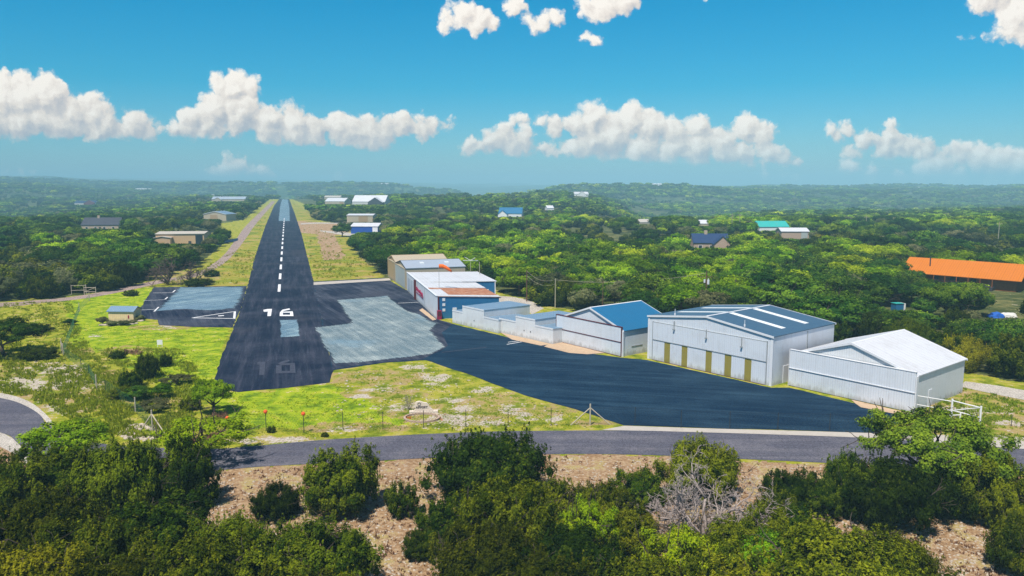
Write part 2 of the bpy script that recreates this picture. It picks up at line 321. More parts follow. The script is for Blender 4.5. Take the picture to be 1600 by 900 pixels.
# ------------------------------------------------------------------ terrain height
PXK = np.array([-700, -200, 0, 200, 330, 430, 520, 600, 700, 750, 900, 1030, 1200, 1600, 1800, 2300], float)
DK = np.array([450, 600, 800, 1100, 1360, 1500, 2000, 2800, 3600, 4600, 6000, 9000], float)
ZT = np.array([
 # 450 600  800 1100 1360 1500 2000 2800 3600 4600 6000 9000
 [0, -6, -12, -12,  -8,   0,  24,  48,  20,  72,  60, 112],
 [0, -7, -16, -18,  -8,   0,  24,  48,  20,  72,  60, 112],
 [0, -7, -16, -20,  -8,  -2,  22,  46,  15,  70,  60, 108],
 [0, -3, -6,  -10,  -8,  -8,   0,  26,   0,  48,  40, 92],
 [0,  0,  0,   0,    0,  -4, -12,  20,  -5,  40,  30,  82],
 [0,  0,  0,   0,    0,  -6, -18,  28,  -8,  34,  28,  76],
 [0,  0,  0,   0,    0,  -6, -20,  30, -10,  30,  20,  68],
 [0,  0,  3,   5,    2, -12, -26,  27, -20,  10,  22,  54],
 [0,  0,  5,   6,   -8, -20, -30,   0, -35, -20,  10,  38],
 [0,  0,  5,   5,  -12, -26, -36, -38, -40, -30,   4,  32],
 [0, -2,  3,   9,    0, -12,  15, -22, -35, -20,  10,  20],
 [0, -8, -18, -30, -16, -16,  13,  -8, -30,   4,   0,  14],
 [0, -6, -9, -24,  -24, -22,   8,  12, -22,   8,   2,   8],
 [0, -3, -6, -14,  -20, -22,   4,  12, -16,   4,   6,  -4],
 [0, -3, -6, -14,  -20, -22,   4,  12, -16,   4,   6,  -6],
 [0, -3, -6, -14,  -20, -22,   4,  12, -16,   4,   6,  -6]], float)
def vnoise(x, y, seed=0):
    xi = np.floor(x).astype(np.int64); yi = np.floor(y).astype(np.int64); fx = x - xi; fy = y - yi
    fx = fx * fx * (3 - 2 * fx); fy = fy * fy * (3 - 2 * fy)
    def h(a, b):
        n = (a * 374761393 + b * 668265263 + seed * 974634777) & 0xffffffff
        n = ((n ^ (n >> 13)) * 1274126177) & 0xffffffff
        return ((n ^ (n >> 16)) & 0xffff) / 65535.0
    return (h(xi, yi) * (1 - fx) + h(xi + 1, yi) * fx) * (1 - fy) + (h(xi, yi + 1) * (1 - fx) + h(xi + 1, yi + 1) * fx) * fy
def fbm(x, y, seed=0, oct=4):
    s = 0; a = 0.5; tot = 0
    for i in range(oct): s = s + a * vnoise(x, y, seed + i); tot += a; a *= 0.5; x = x * 2.03; y = y * 2.03
    return s / tot
def height(X, Y):
    X = np.asarray(X, float); Y = np.asarray(Y, float)
    px = 800 + F * X / np.maximum(Y, 1.0); px = np.clip(px, PXK[0], PXK[-1] - 1e-3); D = np.clip(Y, DK[0], DK[-1] - 1e-3)
    i = np.clip(np.searchsorted(PXK, px, 'right') - 1, 0, len(PXK) - 2); j = np.clip(np.searchsorted(DK, D, 'right') - 1, 0, len(DK) - 2)
    fx = (px - PXK[i]) / (PXK[i + 1] - PXK[i]); fy = (D - DK[j]) / (DK[j + 1] - DK[j]); fx = fx * fx * (3 - 2 * fx); fy = fy * fy * (3 - 2 * fy)
    z = (ZT[i, j] * (1 - fx) + ZT[i + 1, j] * fx) * (1 - fy) + (ZT[i, j + 1] * (1 - fx) + ZT[i + 1, j + 1] * fx) * fy
    z = np.where(Y < DK[0], 0.0, z)
    k = np.clip((Y - 500) / 1500, 0, 1) * np.where((px > 320) & (px < 560) & (Y < 1400), 0, 1)
    z = z + k * (fbm(X / 380, Y / 300, 3) - 0.5) * (18 + 34 * np.clip((Y - 1300) / 2000, 0, 1)) + k * (fbm(X / 90, Y / 90, 8, 3) - 0.5) * 5
    # the last skyline stays where it is seen
    return z
def zat(X, Y): return float(height(X, Y))
def pip(px, py, poly):
    r = np.zeros(px.shape, bool); n = len(poly)
    for i in range(n):
        x1, y1 = poly[i]; x2, y2 = poly[(i + 1) % n]
        c = ((y1 > py) != (y2 > py)) & (px < (x2 - x1) * (py - y1) / ((y2 - y1) if y2 != y1 else 1e-9) + x1)
        r ^= c
    return r
def flatpx(X, Y):
    """photo pixel of ground points taken as level"""
    return to_px(X, np.maximum(Y, 8.0), 0.0)

# outlines of the open ground, seen in the photo and laid on the ground
LOWER = [(1800,750),(1600,738),(1300,724),(1170,718),(1000,711),(860,710),(670,717),(560,722),(470,726),(400,730),(330,737),(200,745),(110,745),(60,722),(30,695),(0,678),(-100,665),(-300,650)]
OPEN = [(-300,478),(0,471),(110,464),(200,448),(236,431),(298,419),(322,403),(343,387),(364,362),(392,332),(421,311.5),(434,311),(456,311),(474,318),(484,330),(492,343),(545,352),(548,362),(596,366),(600,372),(560,378),(556,392),(566,408),(590,425),(604,440),(730,430),(780,455),(828,470),(862,482),(905,484),(950,490),(1010,505),(1250,525),(1320,545),(1420,560),(1506,580),(1560,590),(1600,600),(1800,640)] + LOWER
OPEN2 = [(250,386),(330,386),(345,372),(372,372),(398,342),(370,345),(340,350),(345,362),(250,378)]
LAWN = [(100,470),(240,448),(215,497),(250,510),(358,512),(345,560),(334,600),(300,640),(240,600),(170,555),(105,545),(110,500)]
LAWN2 = [(334,612),(400,612),(515,600),(600,640),(640,660),(560,668),(330,668)]
STRIP = [(452,311),(476,325),(500,350),(545,372),(563,402),(600,432),(490,440),(483,410),(470,360)]
STRIPL = [(436,311),(425,330),(410,362),(396,405),(386,448),(250,446),(320,424),(365,395),(398,345)]
DIRT = [(462,345),(540,350),(548,362),(520,368),(470,364)]
DIRT2 = [(495,365),(520,362),(540,402),(505,408)]
DIRT3 = [(1385,675),(1430,650),(1510,600),(1620,630),(1800,660),(1800,712),(1600,700),(1480,690)]
WOODL = [(-300,478),(0,471),(110,464),(200,452),(236,438),(300,428),(328,412),(300,330),(-300,330)]
ROCKS = [(45,600,75,16),(110,600,55,14),(80,578,70,12),(95,640,30,10),(700,655,60,16),(720,640,30,8),(620,637,45,6),(540,672,26,6),(440,688,60,7),(380,690,30,8),(655,575,30,8),(690,590,30,8),(800,638,22,8),(820,650,20,8),(250,512,26,3),(150,526,14,4),(680,600,26,6),(590,610,30,6),(860,655,30,6),(560,620,20,4),(770,662,40,6),(1530,640,60,8),(1570,660,50,6),(930,600,0,0),(10,655,40,18),(500,596,8,4),(505,540,0,0),(700,624,40,5),(760,610,30,5),(660,690,60,5)]

# ------------------------------------------------------------------ ground sheet
Rr = [8.0]
while Rr[-1] < 9500:
    r = Rr[-1]
    Rr.append(r + (1.2 if r < 90 else 0.42 if r < 210 else max(0.5, (r - 170) * 0.013)) )
    if Rr[-1] > 1600: Rr[-1] += (r * 0.004)
Rr = np.array(Rr); US = np.linspace(-1.15, 1.15, 1000)
RR, UU = np.meshgrid(Rr, US, indexing='ij')
GX = (UU * RR); GY = RR - 55.0
GZ = height(GX, GY)
nr, nc = GX.shape
co = np.stack([GX, GY, GZ], -1).reshape(-1, 3).astype(np.float32)
idx = np.arange(nr * nc).reshape(nr, nc)
quads = np.stack([idx[:-1, :-1], idx[:-1, 1:], idx[1:, 1:], idx[1:, :-1]], -1).reshape(-1, 4)
def bigmesh(name, co, faces, k, mats, attrs=None, smooth=False):
    me = bpy.data.meshes.new(name); nf = len(faces)
    me.vertices.add(len(co)); me.vertices.foreach_set('co', np.ascontiguousarray(co, np.float32).ravel())
    me.loops.add(nf * k); me.loops.foreach_set('vertex_index', np.ascontiguousarray(faces, np.int32).ravel())
    me.polygons.add(nf); me.polygons.foreach_set('loop_start', np.arange(0, nf * k, k, dtype=np.int32))
    if smooth: me.polygons.foreach_set('use_smooth', np.ones(nf, bool))
    for a, (dom, arr) in (attrs or {}).items():
        at = me.attributes.new(a, 'FLOAT', dom); at.data.foreach_set('value', np.ascontiguousarray(arr, np.float32).ravel())
    for m_ in mats: me.materials.append(m_)
    me.update(calc_edges=True); me.validate(); return me
fpx, fpy = flatpx(GX, GY)
n_w = (fbm(GX / 6, GY / 6, 21) - 0.5); n_w2 = (fbm(GX / 1.7, GY / 1.7, 33) - 0.5)
wpx = fpx + n_w * 26 * np.clip(120 / np.maximum(GY, 30), 0.05, 1); wpy = fpy + n_w2 * 14 * np.clip(120 / np.maximum(GY, 30), 0.03, 1)
near = GY > 20
DRYP = [(590,588,85,13),(600,615,70,10),(560,668,90,7),(700,645,110,16),(170,600,45,20),(110,620,80,24),(195,548,45,6),(250,625,45,15),(940,662,60,6),(850,640,50,10),(60,580,70,14),(290,432,60,9),(440,690,90,8),(770,625,60,8),(250,512,50,4),(120,548,25,5)]
op = (pip(wpx, wpy, OPEN) | pip(wpx, wpy, OPEN2)) & near & (GY < 1375)
lush = (pip(wpx, wpy, LAWN) | pip(wpx, wpy, LAWN2)) & near
strip = (pip(wpx, wpy, STRIP) | pip(wpx, wpy, STRIPL)) & near
dirt = (pip(wpx, wpy, DIRT) | pip(wpx, wpy, DIRT2)) & near
dry = pip(wpx, wpy, DIRT3) & near
fg = ~pip(wpx, wpy, [(-5000, -5000), (7000, -5000), (7000, 760)] + LOWER + [(-5000, 640)]) & (GY < 110)
for (cx, cy_, rx, ry) in DRYP: dry = dry | ((((wpx - cx) / rx) ** 2 + ((wpy - cy_) / ry) ** 2 < 1) & near)
rock = np.zeros(GX.shape)
for (cx, cy_, rx, ry) in ROCKS:
    if rx: rock = np.maximum(rock, np.clip(1.3 - np.sqrt(((wpx - cx) / rx) ** 2 + ((wpy - cy_) / ry) ** 2), 0, 1) * (GY > 20))
gm, t, out = newmat('ground_cover')
gp = t.node('ShaderNodeNewGeometry').outputs['Position']
nA = t.noise(gp, 0.09, 5, 0.6); nB = t.noise(gp, 0.45, 6, 0.65); nC = t.noise(gp, 3.0, 4, 0.7); nD = t.noise(gp, 0.02, 5, 0.6); nE = t.noise(gp, 9.0, 2, 0.7); nF = t.noise(gp, 0.006, 6, 0.6)
lushc = t.ramp(nB, [(0.30, (0.06, 0.13, 0.008)), (0.44, (0.20, 0.31, 0.010)), (0.54, (0.34, 0.43, 0.014)), (0.66, (0.46, 0.44, 0.04))])
pastc = t.ramp(nB, [(0.30, (0.07, 0.11, 0.01)), (0.43, (0.20, 0.25, 0.015)), (0.53, (0.36, 0.35, 0.03)), (0.66, (0.48, 0.38, 0.14))])
stripc = t.ramp(nA, [(0.34, (0.10, 0.16, 0.02)), (0.46, (0.24, 0.27, 0.022)), (0.56, (0.36, 0.30, 0.05)), (0.68, (0.40, 0.27, 0.13))])
earthc = t.ramp(t.m('ADD', t.m('MULTIPLY', nC, 0.55), t.m('MULTIPLY', nB, 0.45)), [(0.32, (0.13, 0.075, 0.032)), (0.46, (0.33, 0.205, 0.11)), (0.56, (0.47, 0.33, 0.205)), (0.68, (0.66, 0.55, 0.42))])
woodc = t.ramp(t.m('ADD', t.m('MULTIPLY', nA, 0.6), t.m('MULTIPLY', nB, 0.4)), [(0.36, (0.025, 0.04, 0.012)), (0.50, (0.075, 0.095, 0.03)), (0.60, (0.20, 0.19, 0.07)), (0.70, (0.45, 0.36, 0.25))])
nG = t.noise(gp, 0.03, 8, 0.75)
farc = t.ramp(t.m('ADD', t.m('MULTIPLY', nF, 0.45), t.m('MULTIPLY', nG, 0.55)), [(0.40, (0.010, 0.030, 0.014)), (0.50, (0.028, 0.065, 0.022)), (0.56, (0.10, 0.15, 0.05)), (0.66, (0.36, 0.33, 0.18))])
rockc = t.ramp(nC, [(0.32, (0.26, 0.20, 0.13)), (0.45, (0.46, 0.39, 0.31)), (0.65, (0.66, 0.60, 0.53))])
def edge(att, amp=0.9, lo=0.42, hi=0.58, nz=None):
    return t.ss(t.m('ADD', t.attr(att), t.m('MULTIPLY', t.m('SUBTRACT', nz or nC, 0.5), amp)), lo, hi)
c = t.mix(t.attr('farness'), woodc, farc)
c = t.mix(edge('open'), c, pastc)
c = t.mix(edge('strip'), c, stripc)
c = t.mix(edge('lush', 1.4), c, lushc)
c = t.mix(edge('dirt', 1.2), c, earthc)
c = t.mix(edge('dry', 1.6), c, t.mix(t.ss(nB, 0.40, 0.6), pastc, (0.40, 0.29, 0.13)))
c = t.mix(edge('fore', 1.2), c, t.mix(t.ss(nB, 0.52, 0.64), earthc, t.mix(0.5, pastc, (0.36, 0.26, 0.13))))
c = t.mix(t.ss(t.m('ADD', t.m('MULTIPLY', t.attr('rock'), 0.8), t.m('ADD', t.m('MULTIPLY', t.m('SUBTRACT', nB, 0.5), 3.6), t.m('MULTIPLY', t.m('SUBTRACT', nC, 0.5), 1.6))), 0.52, 0.74), c, rockc)
# speckle of weeds and pebbles
c = t.mix(t.m('MULTIPLY', t.ss(nE, 0.60, 0.72), 0.45), c, (0.05, 0.075, 0.015))
c = t.mix(t.m('MULTIPLY', t.ss(nE, 0.40, 0.30), t.m('MULTIPLY', t.attr('open'), 0.25)), c, (0.6, 0.56, 0.40))
bump = t.node('ShaderNodeBump', ins={'Height': t.m('ADD', nC, t.m('MULTIPLY', nE, 0.6)), 'Distance': 0.25, 'Strength': 0.7})
b = t.node('ShaderNodeBsdfPrincipled', ins={'Base Color': c, 'Roughness': 0.95, 'Specular IOR Level': 0.05, 'Normal': bump.outputs[0]}); t.l.new(b.outputs[0], out.inputs[0])
A = {'open': op, 'lush': lush, 'strip': strip, 'dirt': dirt, 'dry': dry, 'fore': fg, 'rock': rock, 'farness': np.clip((GY - 1100) / 1200, 0, 1)}
gme = bigmesh('ground', co, quads, 4, [gm], {k: ('POINT', v.astype(float)) for k, v in A.items()}, smooth=True)
go = bpy.data.objects.new('ground', gme); COL.objects.link(go); tag(go, kind='structure')

# ------------------------------------------------------------------ sheets on the ground
rj = random.Random(5)
def sheet(name, px, z, mat, parent=None, jit=0.12, step=1.5, kind='structure', world=False, rim=0.0):
    pts = [Vector((p[0], p[1], 0)) if world else G(*p) for p in px]; out_ = []
    n = len(pts)
    for i in range(n):
        a, b = pts[i], pts[(i + 1) % n]; L = (b - a).length; k = max(1, min(60, int(L / step)))
        j = jit if L > step * 2 else 0
        for q in range(k):
            p = a.lerp(b, q / k)
            if q: p = p + Vector((rj.uniform(-j, j), rj.uniform(-j, j), 0))
            out_.append(Vector((p.x, p.y, z)))
    me = bpy.data.meshes.new(name)
    if rim:          # an inner outline lets the material know how far the rim is
        cen = sum(out_, Vector()) / len(out_); N2 = len(out_); inner = []
        sgn = 1 if sum(out_[i].x * out_[(i + 1) % N2].y - out_[(i + 1) % N2].x * out_[i].y for i in range(N2)) > 0 else -1
        for i in range(N2):
            d_ = (out_[(i + 2) % N2] - out_[i - 2]); n_ = Vector((-d_.y, d_.x, 0)).normalized() * sgn; inner.append(out_[i] + n_ * rim)
        tris = [tuple(q + N2 for q in t_) for t_ in tessellate_polygon([inner])]
        me.from_pydata([tuple(p) for p in out_ + inner], [], tris + [(i, (i + 1) % N2, (i + 1) % N2 + N2, i + N2) for i in range(N2)])
        at = me.attributes.new('inner', 'FLOAT', 'POINT'); at.data.foreach_set('value', [0.0] * N2 + [1.0] * N2)
    else:
        tris = tessellate_polygon([out_]); me.from_pydata([tuple(p) for p in out_], [], [tuple(t_) for t_ in tris])
    me.materials.append(mat)
    bm = bmesh.new(); bm.from_mesh(me)
    for f_ in bm.faces:
        if f_.normal.z < 0: f_.normal_flip()
    bm.to_mesh(me); bm.free()
    o = bpy.data.objects.new(name, me); COL.objects.link(o); o.parent = parent
    if kind and parent is None: o['kind'] = kind
    return o
def smooth_line(px, n=6):
    p = [G(*q) for q in px]; out_ = []
    for i in range(len(p) - 1):
        p0, p1, p2, p3 = p[max(i - 1, 0)], p[i], p[i + 1], p[min(i + 2, len(p) - 1)]
        for k in range(n):
            t_ = k / n
            out_.append(0.5 * ((2 * p1) + (-p0 + p2) * t_ + (2 * p0 - 5 * p1 + 4 * p2 - p3) * t_ ** 2 + (-p0 + 3 * p1 - 3 * p2 + p3) * t_ ** 3))
    return out_ + [p[-1]]
def ribbon(name, edge1, edge2, z, mat, n=6):
    a = smooth_line(edge1, n); b = smooth_line(edge2, n)
    return sheet(name, [(p.x, p.y) for p in a] + [(p.x, p.y) for p in reversed(b)], z, mat, jit=0.06, world=True)
runway = sheet('runway', [(335,592),(345,560),(362,520),(375,487),(386,450),(398,402),(415,352),(428,322),(436,311.3),(452,311.3),(461,335),(471,365),(482,408),(490,440),(505,510),(519,569),(521,580),(515,598),(450,606),(400,610),(372,613),(345,607)], 0.030, M['runway_asphalt'])
sheet('apron', [(489,440),(600,434),(608,438),(632,452),(650,466),(686,500),(707,506),(730,512),(777,523),(830,536),(862,541),(905,553),(925,553),(970,559),(1012,563),(1205,606),(1233,606),(1300,622),(1427,652),(1398,664),(1385,677),(1250,673),(1100,669),(975,665),(900,640),(820,618),(740,588),(665,563),(600,567),(519,579),(516,560)], 0.036, M['apron_asphalt'])
sheet('apron_upper', [(489,440.4),(600,434.4),(632,452),(650,466),(686,500),(707,506),(690,520),(700,540),(660,562),(600,566.5),(519,578),(516,560)], 0.044, M['apron_upper'], jit=0.4, step=3)
sheet('worn_apron', [(524,469),(570,465),(607,462),(622,474),(640,486),(660,492),(676,502),(687,505),(676,516),(699,542),(677,554),(640,559),(600,563),(560,568),(519,569),(507,549),(489,512),(547,505)], 0.052, M['old_asphalt'], jit=0.15, rim=1.1)
sheet('runway_patch', [(436,500),(466,499.5),(470,525.5),(437,527.5)], 0.040, M['old_asphalt_blue'], rim=.5)
sheet('runway_end', [(434,345.5),(437,322),(440,311.6),(450,311.6),(453,326),(454,345.5)], 0.042, M['old_asphalt_blue'], jit=0.3, rim=1.2)
sheet('left_apron', [(240,449),(300,448),(386,447),(376,484),(363,512),(300,511),(248,508),(247,500),(213,497),(216,487)], 0.038, M['apron_upper'])
sheet('left_apron_worn', [(278,448.5),(330,448),(385,447.6),(383,462),(372,482),(330,486),(285,484),(239,487)], 0.048, M['old_asphalt_blue'], jit=0.35, rim=2.0)
ribbon('road', [(-250,606),(-100,606),(0,622),(35,632),(62,648),(80,668),(150,692),(250,700),(330,702),(400,697),(500,688),(600,682),(700,677),(800,674),(975,673),(1100,676),(1340,684),(1480,693),(1600,702),(1900,722)],
       [(-250,655),(-100,662),(0,676),(30,695),(60,722),(110,742),(200,743),(330,736),(400,730),(470,726),(560,722),(670,716),(860,710),(1000,711),(1170,718),(1300,724),(1600,738),(1900,758)], 0.030, M['road_asphalt'])
ribbon('road_verge', [(975,665.5),(1100,669.5),(1250,673.5),(1385,677.5),(1480,680),(1540,678),(1600,684),(1900,704)], [(940,672),(1100,675.7),(1340,683.7),(1480,692.7),(1540,697),(1600,701.7),(1900,721)], 0.022, M['concrete'])
ribbon('road_shoulder', [(-100,600),(0,614),(40,625),(66,642),(86,664)], [(-100,607),(0,623),(35,633),(62,649),(80,669)], 0.018, M['gravel_drive'])
ribbon('road_gravel', [(0,674),(30,692),(60,719),(90,735)], [(-20,690),(12,704),(40,724),(70,745)], 0.018, M['gravel_drive'])
ribbon('gravel_path', [(-200,477),(0,473),(60,469),(110,464),(160,456),(236,440),(300,428),(330,414),(352,396),(370,372),(392,345),(425,314)], [(-200,487),(0,480),(60,474),(120,468),(170,460),(246,444),(310,431),(345,415),(366,396),(386,370),(404,345),(430,315)], 0.020, M['dirt_road'])
sheet('taxiway', [(490,441.3),(608,435.0),(611,438.2),(490,445.5)], 0.056, M['concrete'], jit=0.05)
ribbon('side_drive', [(470,349),(500,347.5),(545,348.5)], [(470,350.8),(500,349.5),(545,350.5)], 0.03, M['gravel_drive'], 3)
ribbon('hangar_drive', [(500,360),(530,362),(560,365),(600,364)], [(500,361.5),(540,368),(575,373),(598,372)], 0.03, M['gravel_drive'], 3)
ribbon('ranch_drive', [(1508,596),(1560,603),(1640,616),(1900,650)], [(1500,604),(1550,615),(1640,632),(1900,672)], 0.022, M['gravel_drive'], 4)
ribbon('back_lane', [(768,462),(800,464),(828,470),(850,482)], [(765,470),(800,478),(826,487),(830,492)], 0.022, M['gravel_drive'], 4)
sheet('house_drive', [(318,380),(372,372),(372,376),(330,386),(318,386)], 0.03, M['apron_asphalt'])
sheet('hangar_pad', [(850,542),(868,532),(945,552),(918,554),(890,552)], 0.058, M['tan_concrete'], jit=0.04)
sheet('hangar_pad_small', [(780,519),(862,538),(845,540.5),(800,531)], 0.060, M['tan_concrete'], jit=0.04)
sheet('hangar_pad_long', [(1330,625),(1427,648),(1412,650),(1345,637)], 0.058, M['tan_concrete'], jit=0.1)
sheet('office_pad', [(660,482),(682,499.5),(676,501),(655,485)], 0.060, M['tan_concrete'], jit=0.04)
# painted markings: parts of the runway and the aprons
def mark(name, polys, z, mat, parent):
    mb = MB()
    for p in polys:
        v = [G(*q) for q in p]; tr = tessellate_polygon([v]); mb.add([(q.x, q.y, z) for q in v], tr)
    o = mb.build(name, mat, parent); 
    for pl in o.data.polygons: pass
    return o
c0 = G(436, 456); c1 = G(444.2, 341); dd = (c1 - c0).normalized(); nn = Vector((-dd.y, dd.x, 0)); L = (c1 - c0).length; mb = MB(); s = 0.0
while s < L:
    a = c0 + dd * s; b_ = c0 + dd * min(s + 14.5, L)
    mb.add([tuple(q + Vector((0, 0, .05))) for q in (a - nn * .33, b_ - nn * .33, b_ + nn * .33, a + nn * .33)], [(0, 1, 2, 3)]); s += 26.0
mb.build('centre_line', M['white_paint'], runway)
def digits(oneseg, name, mat, z):
    """the 1 and the 6 as stroke polygons in photo pixels"""
    return mark(name, oneseg, z, mat, runway)
ONE = [[(411.5,484.5),(418,483.2),(425,483),(423.3,494),(417.8,494.3),(418.5,487.2),(412.2,487.4)]]
digits(ONE, 'runway_number', M['white_paint'], 0.052)
o6 = digits([[(441,484.4),(452,482.2),(453.4,484.0),(444.5,485.9),(442.3,487.0),(442.0,488.6),(437.4,488.6)], [(437.3,488.6),(442,488.6),(441.9,494.2),(436.9,494.2)], [(442,487.4),(457.2,486.8),(457.8,488.8),(442,488.9)], [(453.2,488.8),(457.8,488.8),(458.6,494.2),(453.2,494.2)], [(441.9,492.2),(453.2,492.2),(453.2,494.2),(441.9,494.2)]], 'runway_number', M['white_paint'], 0.052)
digits([[(402,566),(415,565.5),(413,586),(405,586.5),(406,570),(402,570)], [(434,569),(438,566),(451,562),(453,564.5),(443,568),(460,567.6),(461,570),(440,571)], [(431.5,571),(440,571),(440,583.5),(431,584)], [(453,570),(460.8,570),(462,583),(453,583)], [(440,580),(453,580),(453,583),(440,583.5)]], 'faded_number', M['faded_paint'], 0.046)
lap = bpy.data.objects['left_apron']
def strokes(name, segs, wpx, mat, parent, z):
    mb = MB()
    for (x1, y1, x2, y2), wd in segs:
        a, b_ = G(x1, y1), G(x2, y2); d = (b_ - a).normalized(); n = Vector((-d.y, d.x, 0)) * wd / 2
        mb.add([tuple(q + Vector((0, 0, z))) for q in (a - n, b_ - n, b_ + n, a + n)], [(0, 1, 2, 3)])
    return mb.build(name, mat, parent)
strokes('triangle_marking', [((300,497,367,487), .42), ((367,486.7,366,498.5), .42), ((366,498,300,497), .42), ((341,494,350,493.4), 0.9)], 1, M['white_paint'], lap, 0.056)
strokes('parking_line', [((239,458,270,457.5), .25), ((224,470,258,468.6), .25), ((214,485,243,483.5), .25), ((258,468,262,464.5), .3), ((241,487,248,480), .3), ((270,457,274,453.5), .3)], 1, M['white_paint'], lap, 0.056)
strokes('apron_line', [((794,535,812,533), .22), ((792,538.5,815,534.5), .22), ((622,474,654,472.5), .25)], 1, M['white_paint'], bpy.data.objects['apron'], 0.05)
strokes('worn_marking', [((690,551,760,543), .3)], 1, M['faded_paint'], bpy.data.objects['apron'], 0.05)

# ------------------------------------------------------------------ buildings
RECTS = []          # (x0, y0, x1, y1, distance): picture area that nothing nearer may cover
def colx(O, d, px):
    """distance along the front line (from O along unit d) at photo column px"""
    k = (px - 800) / F
    # X = k * (Y*CP + H*SP)
    return (k * (O.y * CP + H * SP) - O.x) / (d.x - k * d.y * CP)
def gable(root, x0, x1, y0, y1, e, r, wall, roofm, over=0.18, wname='wall', rname='roof', axis='y', trim=None, th=0.12):
    mb = MB()
    if axis == 'y': prof = [(x0, 0), (x1, 0), (x1, e), ((x0 + x1) / 2, r), (x0, e)]; mb.prism(prof, y0, y1, 'y')
    else: prof = [(y0, 0), (y1, 0), (y1, e), ((y0 + y1) / 2, r), (y0, e)]; mb.prism(prof, x0, x1, 'x')
    wl = mb.build(wname, wall, root)
    a, b = (x0, x1) if axis == 'y' else (y0, y1); s = (r - e) / ((b - a) / 2); c = (a + b) / 2; g = 0.012
    pr = [(a - over, e - s * over + g), (c, r + g), (b + over, e - s * over + g), (b + over, e - s * over + g + th), (c, r + g + th), (a - over, e - s * over + g + th)]
    ms = MB(); 
    if axis == 'y': ms.prism(pr, y0 - over, y1 + over, 'y')
    else: ms.prism(pr, x0 - over, x1 + over, 'x')
    rf = ms.build(rname, roofm, root)
    if trim:
        m2 = MB(); t1 = 0.05
        p2 = [(a - over - t1, e - s * over - 0.10), (c, r - 0.10), (b + over + t1, e - s * over - 0.10), (b + over + t1, e - s * over + th + 0.05), (c, r + th + 0.05), (a - over - t1, e - s * over + th + 0.05)]
        if axis == 'y': sp2 = 'y'
        else: sp2 = 'x'
        e0, e1 = (y0, y1) if axis == 'y' else (x0, x1)
        MB().prism(p2, e0 - over - 0.06, e0 - over - 0.004, sp2).build('roof_trim', trim, rf); MB().prism(p2, e1 + over + 0.004, e1 + over + 0.06, sp2).build('roof_trim', trim, rf)
        # ridge cap
        m3 = MB(); q = 0.16
        p3 = [(c - q, r + g + th - s * q + 0.004), (c, r + g + th + 0.004), (c + q, r + g + th - s * q + 0.004), (c + q, r + g + th - s * q + 0.03), (c, r + g + th + 0.04), (c - q, r + g + th - s * q + 0.03)]
        if axis == 'y': m3.prism(p3, y0 - over, y1 + over, 'y')
        else: m3.prism(p3, x0 - over, x1 + over, 'x')
        m3.build('ridge_cap', trim, rf)
    return wl, rf
def frame(FLpx, FRpx):
    a, b = G(*FLpx), G(*FRpx); d = (b - a); return a, b, d.length, math.atan2(d.y, d.x)

# the big white door hangar at the right
a, b, Wd, rz = frame((1232, 602.5), (1427, 646)); mid_ = (a + b) / 2
h6 = empty('aircraft_hangar', a, rz, 'all white hangar at the right end of the row with full width white door', 'hangar', 'white hangars along the apron')
r6 = hpx(mid_ + Vector((.3, .3, 0)), 537)
gable(h6, 0.15, Wd - 0.15, 0.5, 14.0, 4.25, r6, M['white_sheet_warm'], M['white_roof'], trim=M['trim_white'])
for z0, z1 in ((0.08, 2.36), (2.44, 4.78)):
    MB().box(0.0, 0.0, z0, Wd, 0.28, z1).build('door_panel', M['white_sheet'], h6)
MB().box(-0.03, -0.10, 2.365, Wd + 0.03, 0.22, 2.435).box(-0.03, -0.05, 4.785, Wd + 0.03, 0.30, 4.86).build('door_rail', M['trim_white'], h6)
MB().box(-0.10, -0.02, 0.0, -0.035, 0.45, 4.7).build('corner_post', M['trim_white'], h6); MB().box(Wd + 0.035, -0.02, 0.0, Wd + 0.16, 0.45, 4.3).build('corner_post', M['trim_white'], h6)
MB().box(Wd - 0.148, 4.0, 0.02, Wd - 0.10, 4.9, 2.05).build('side_door', M['trim_white'], h6)
# the large hangar with translucent strips
a, b, Wd, rz = frame((1012, 560), (1205, 603.6)); d = (b - a).normalized()
h5 = empty('aircraft_hangar', a, rz, 'large white hangar with slate blue roof and five mustard translucent strips in its door', 'hangar', 'white hangars along the apron')
e5 = 6.45; mid_ = (a + b) / 2; r5 = hpx(mid_, 495.2)
dep = 15.4
gable(h5, 0, Wd, 0, dep, e5, r5, M['white_sheet'], M['slate_roof'], trim=M['trim_white'], over=0.12)
xs = [colx(a, d, 1000 + q / 5) for q in (100, 190, 235, 325, 370, 512, 560, 660, 712, 815, 868, 980)]
dl, dr = xs[0], xs[-1]
zt = 3.05
mb = MB()
for i in range(0, len(xs) - 1, 2): MB().box(xs[i], -0.10, 0.06, xs[i + 1] - 0.012, -0.004, zt).build('door_panel', M['white_sheet'], h5)
for i in range(1, len(xs) - 1, 2): MB().box(xs[i], -0.07, 0.06, xs[i + 1] - 0.012, -0.004, zt).build('translucent_strip', M['fiberglass'], h5)
MB().box(dl, -0.16, zt + 0.01, dr, -0.004, zt + 0.10).build('door_rail', M['galv'], h5)
MB().box(dl, -0.12, zt + 0.11, dr, -0.004, 5.72).build('upper_door_panel', M['white_sheet'], h5)
MB().box(dl - 0.10, -0.14, 0, dl - 0.01, -0.004, 5.86).box(dr + 0.01, -0.14, 0, dr + 0.10, -0.004, 5.86).box(dl - 0.005, -0.13, 5.73, dr + 0.005, -0.004, 5.80).build('door_frame', M['galv'], h5)
MB().box(dl, -0.2, 0.0, dr, -0.11, 0.055).build('door_track', M['maroon'], h5)
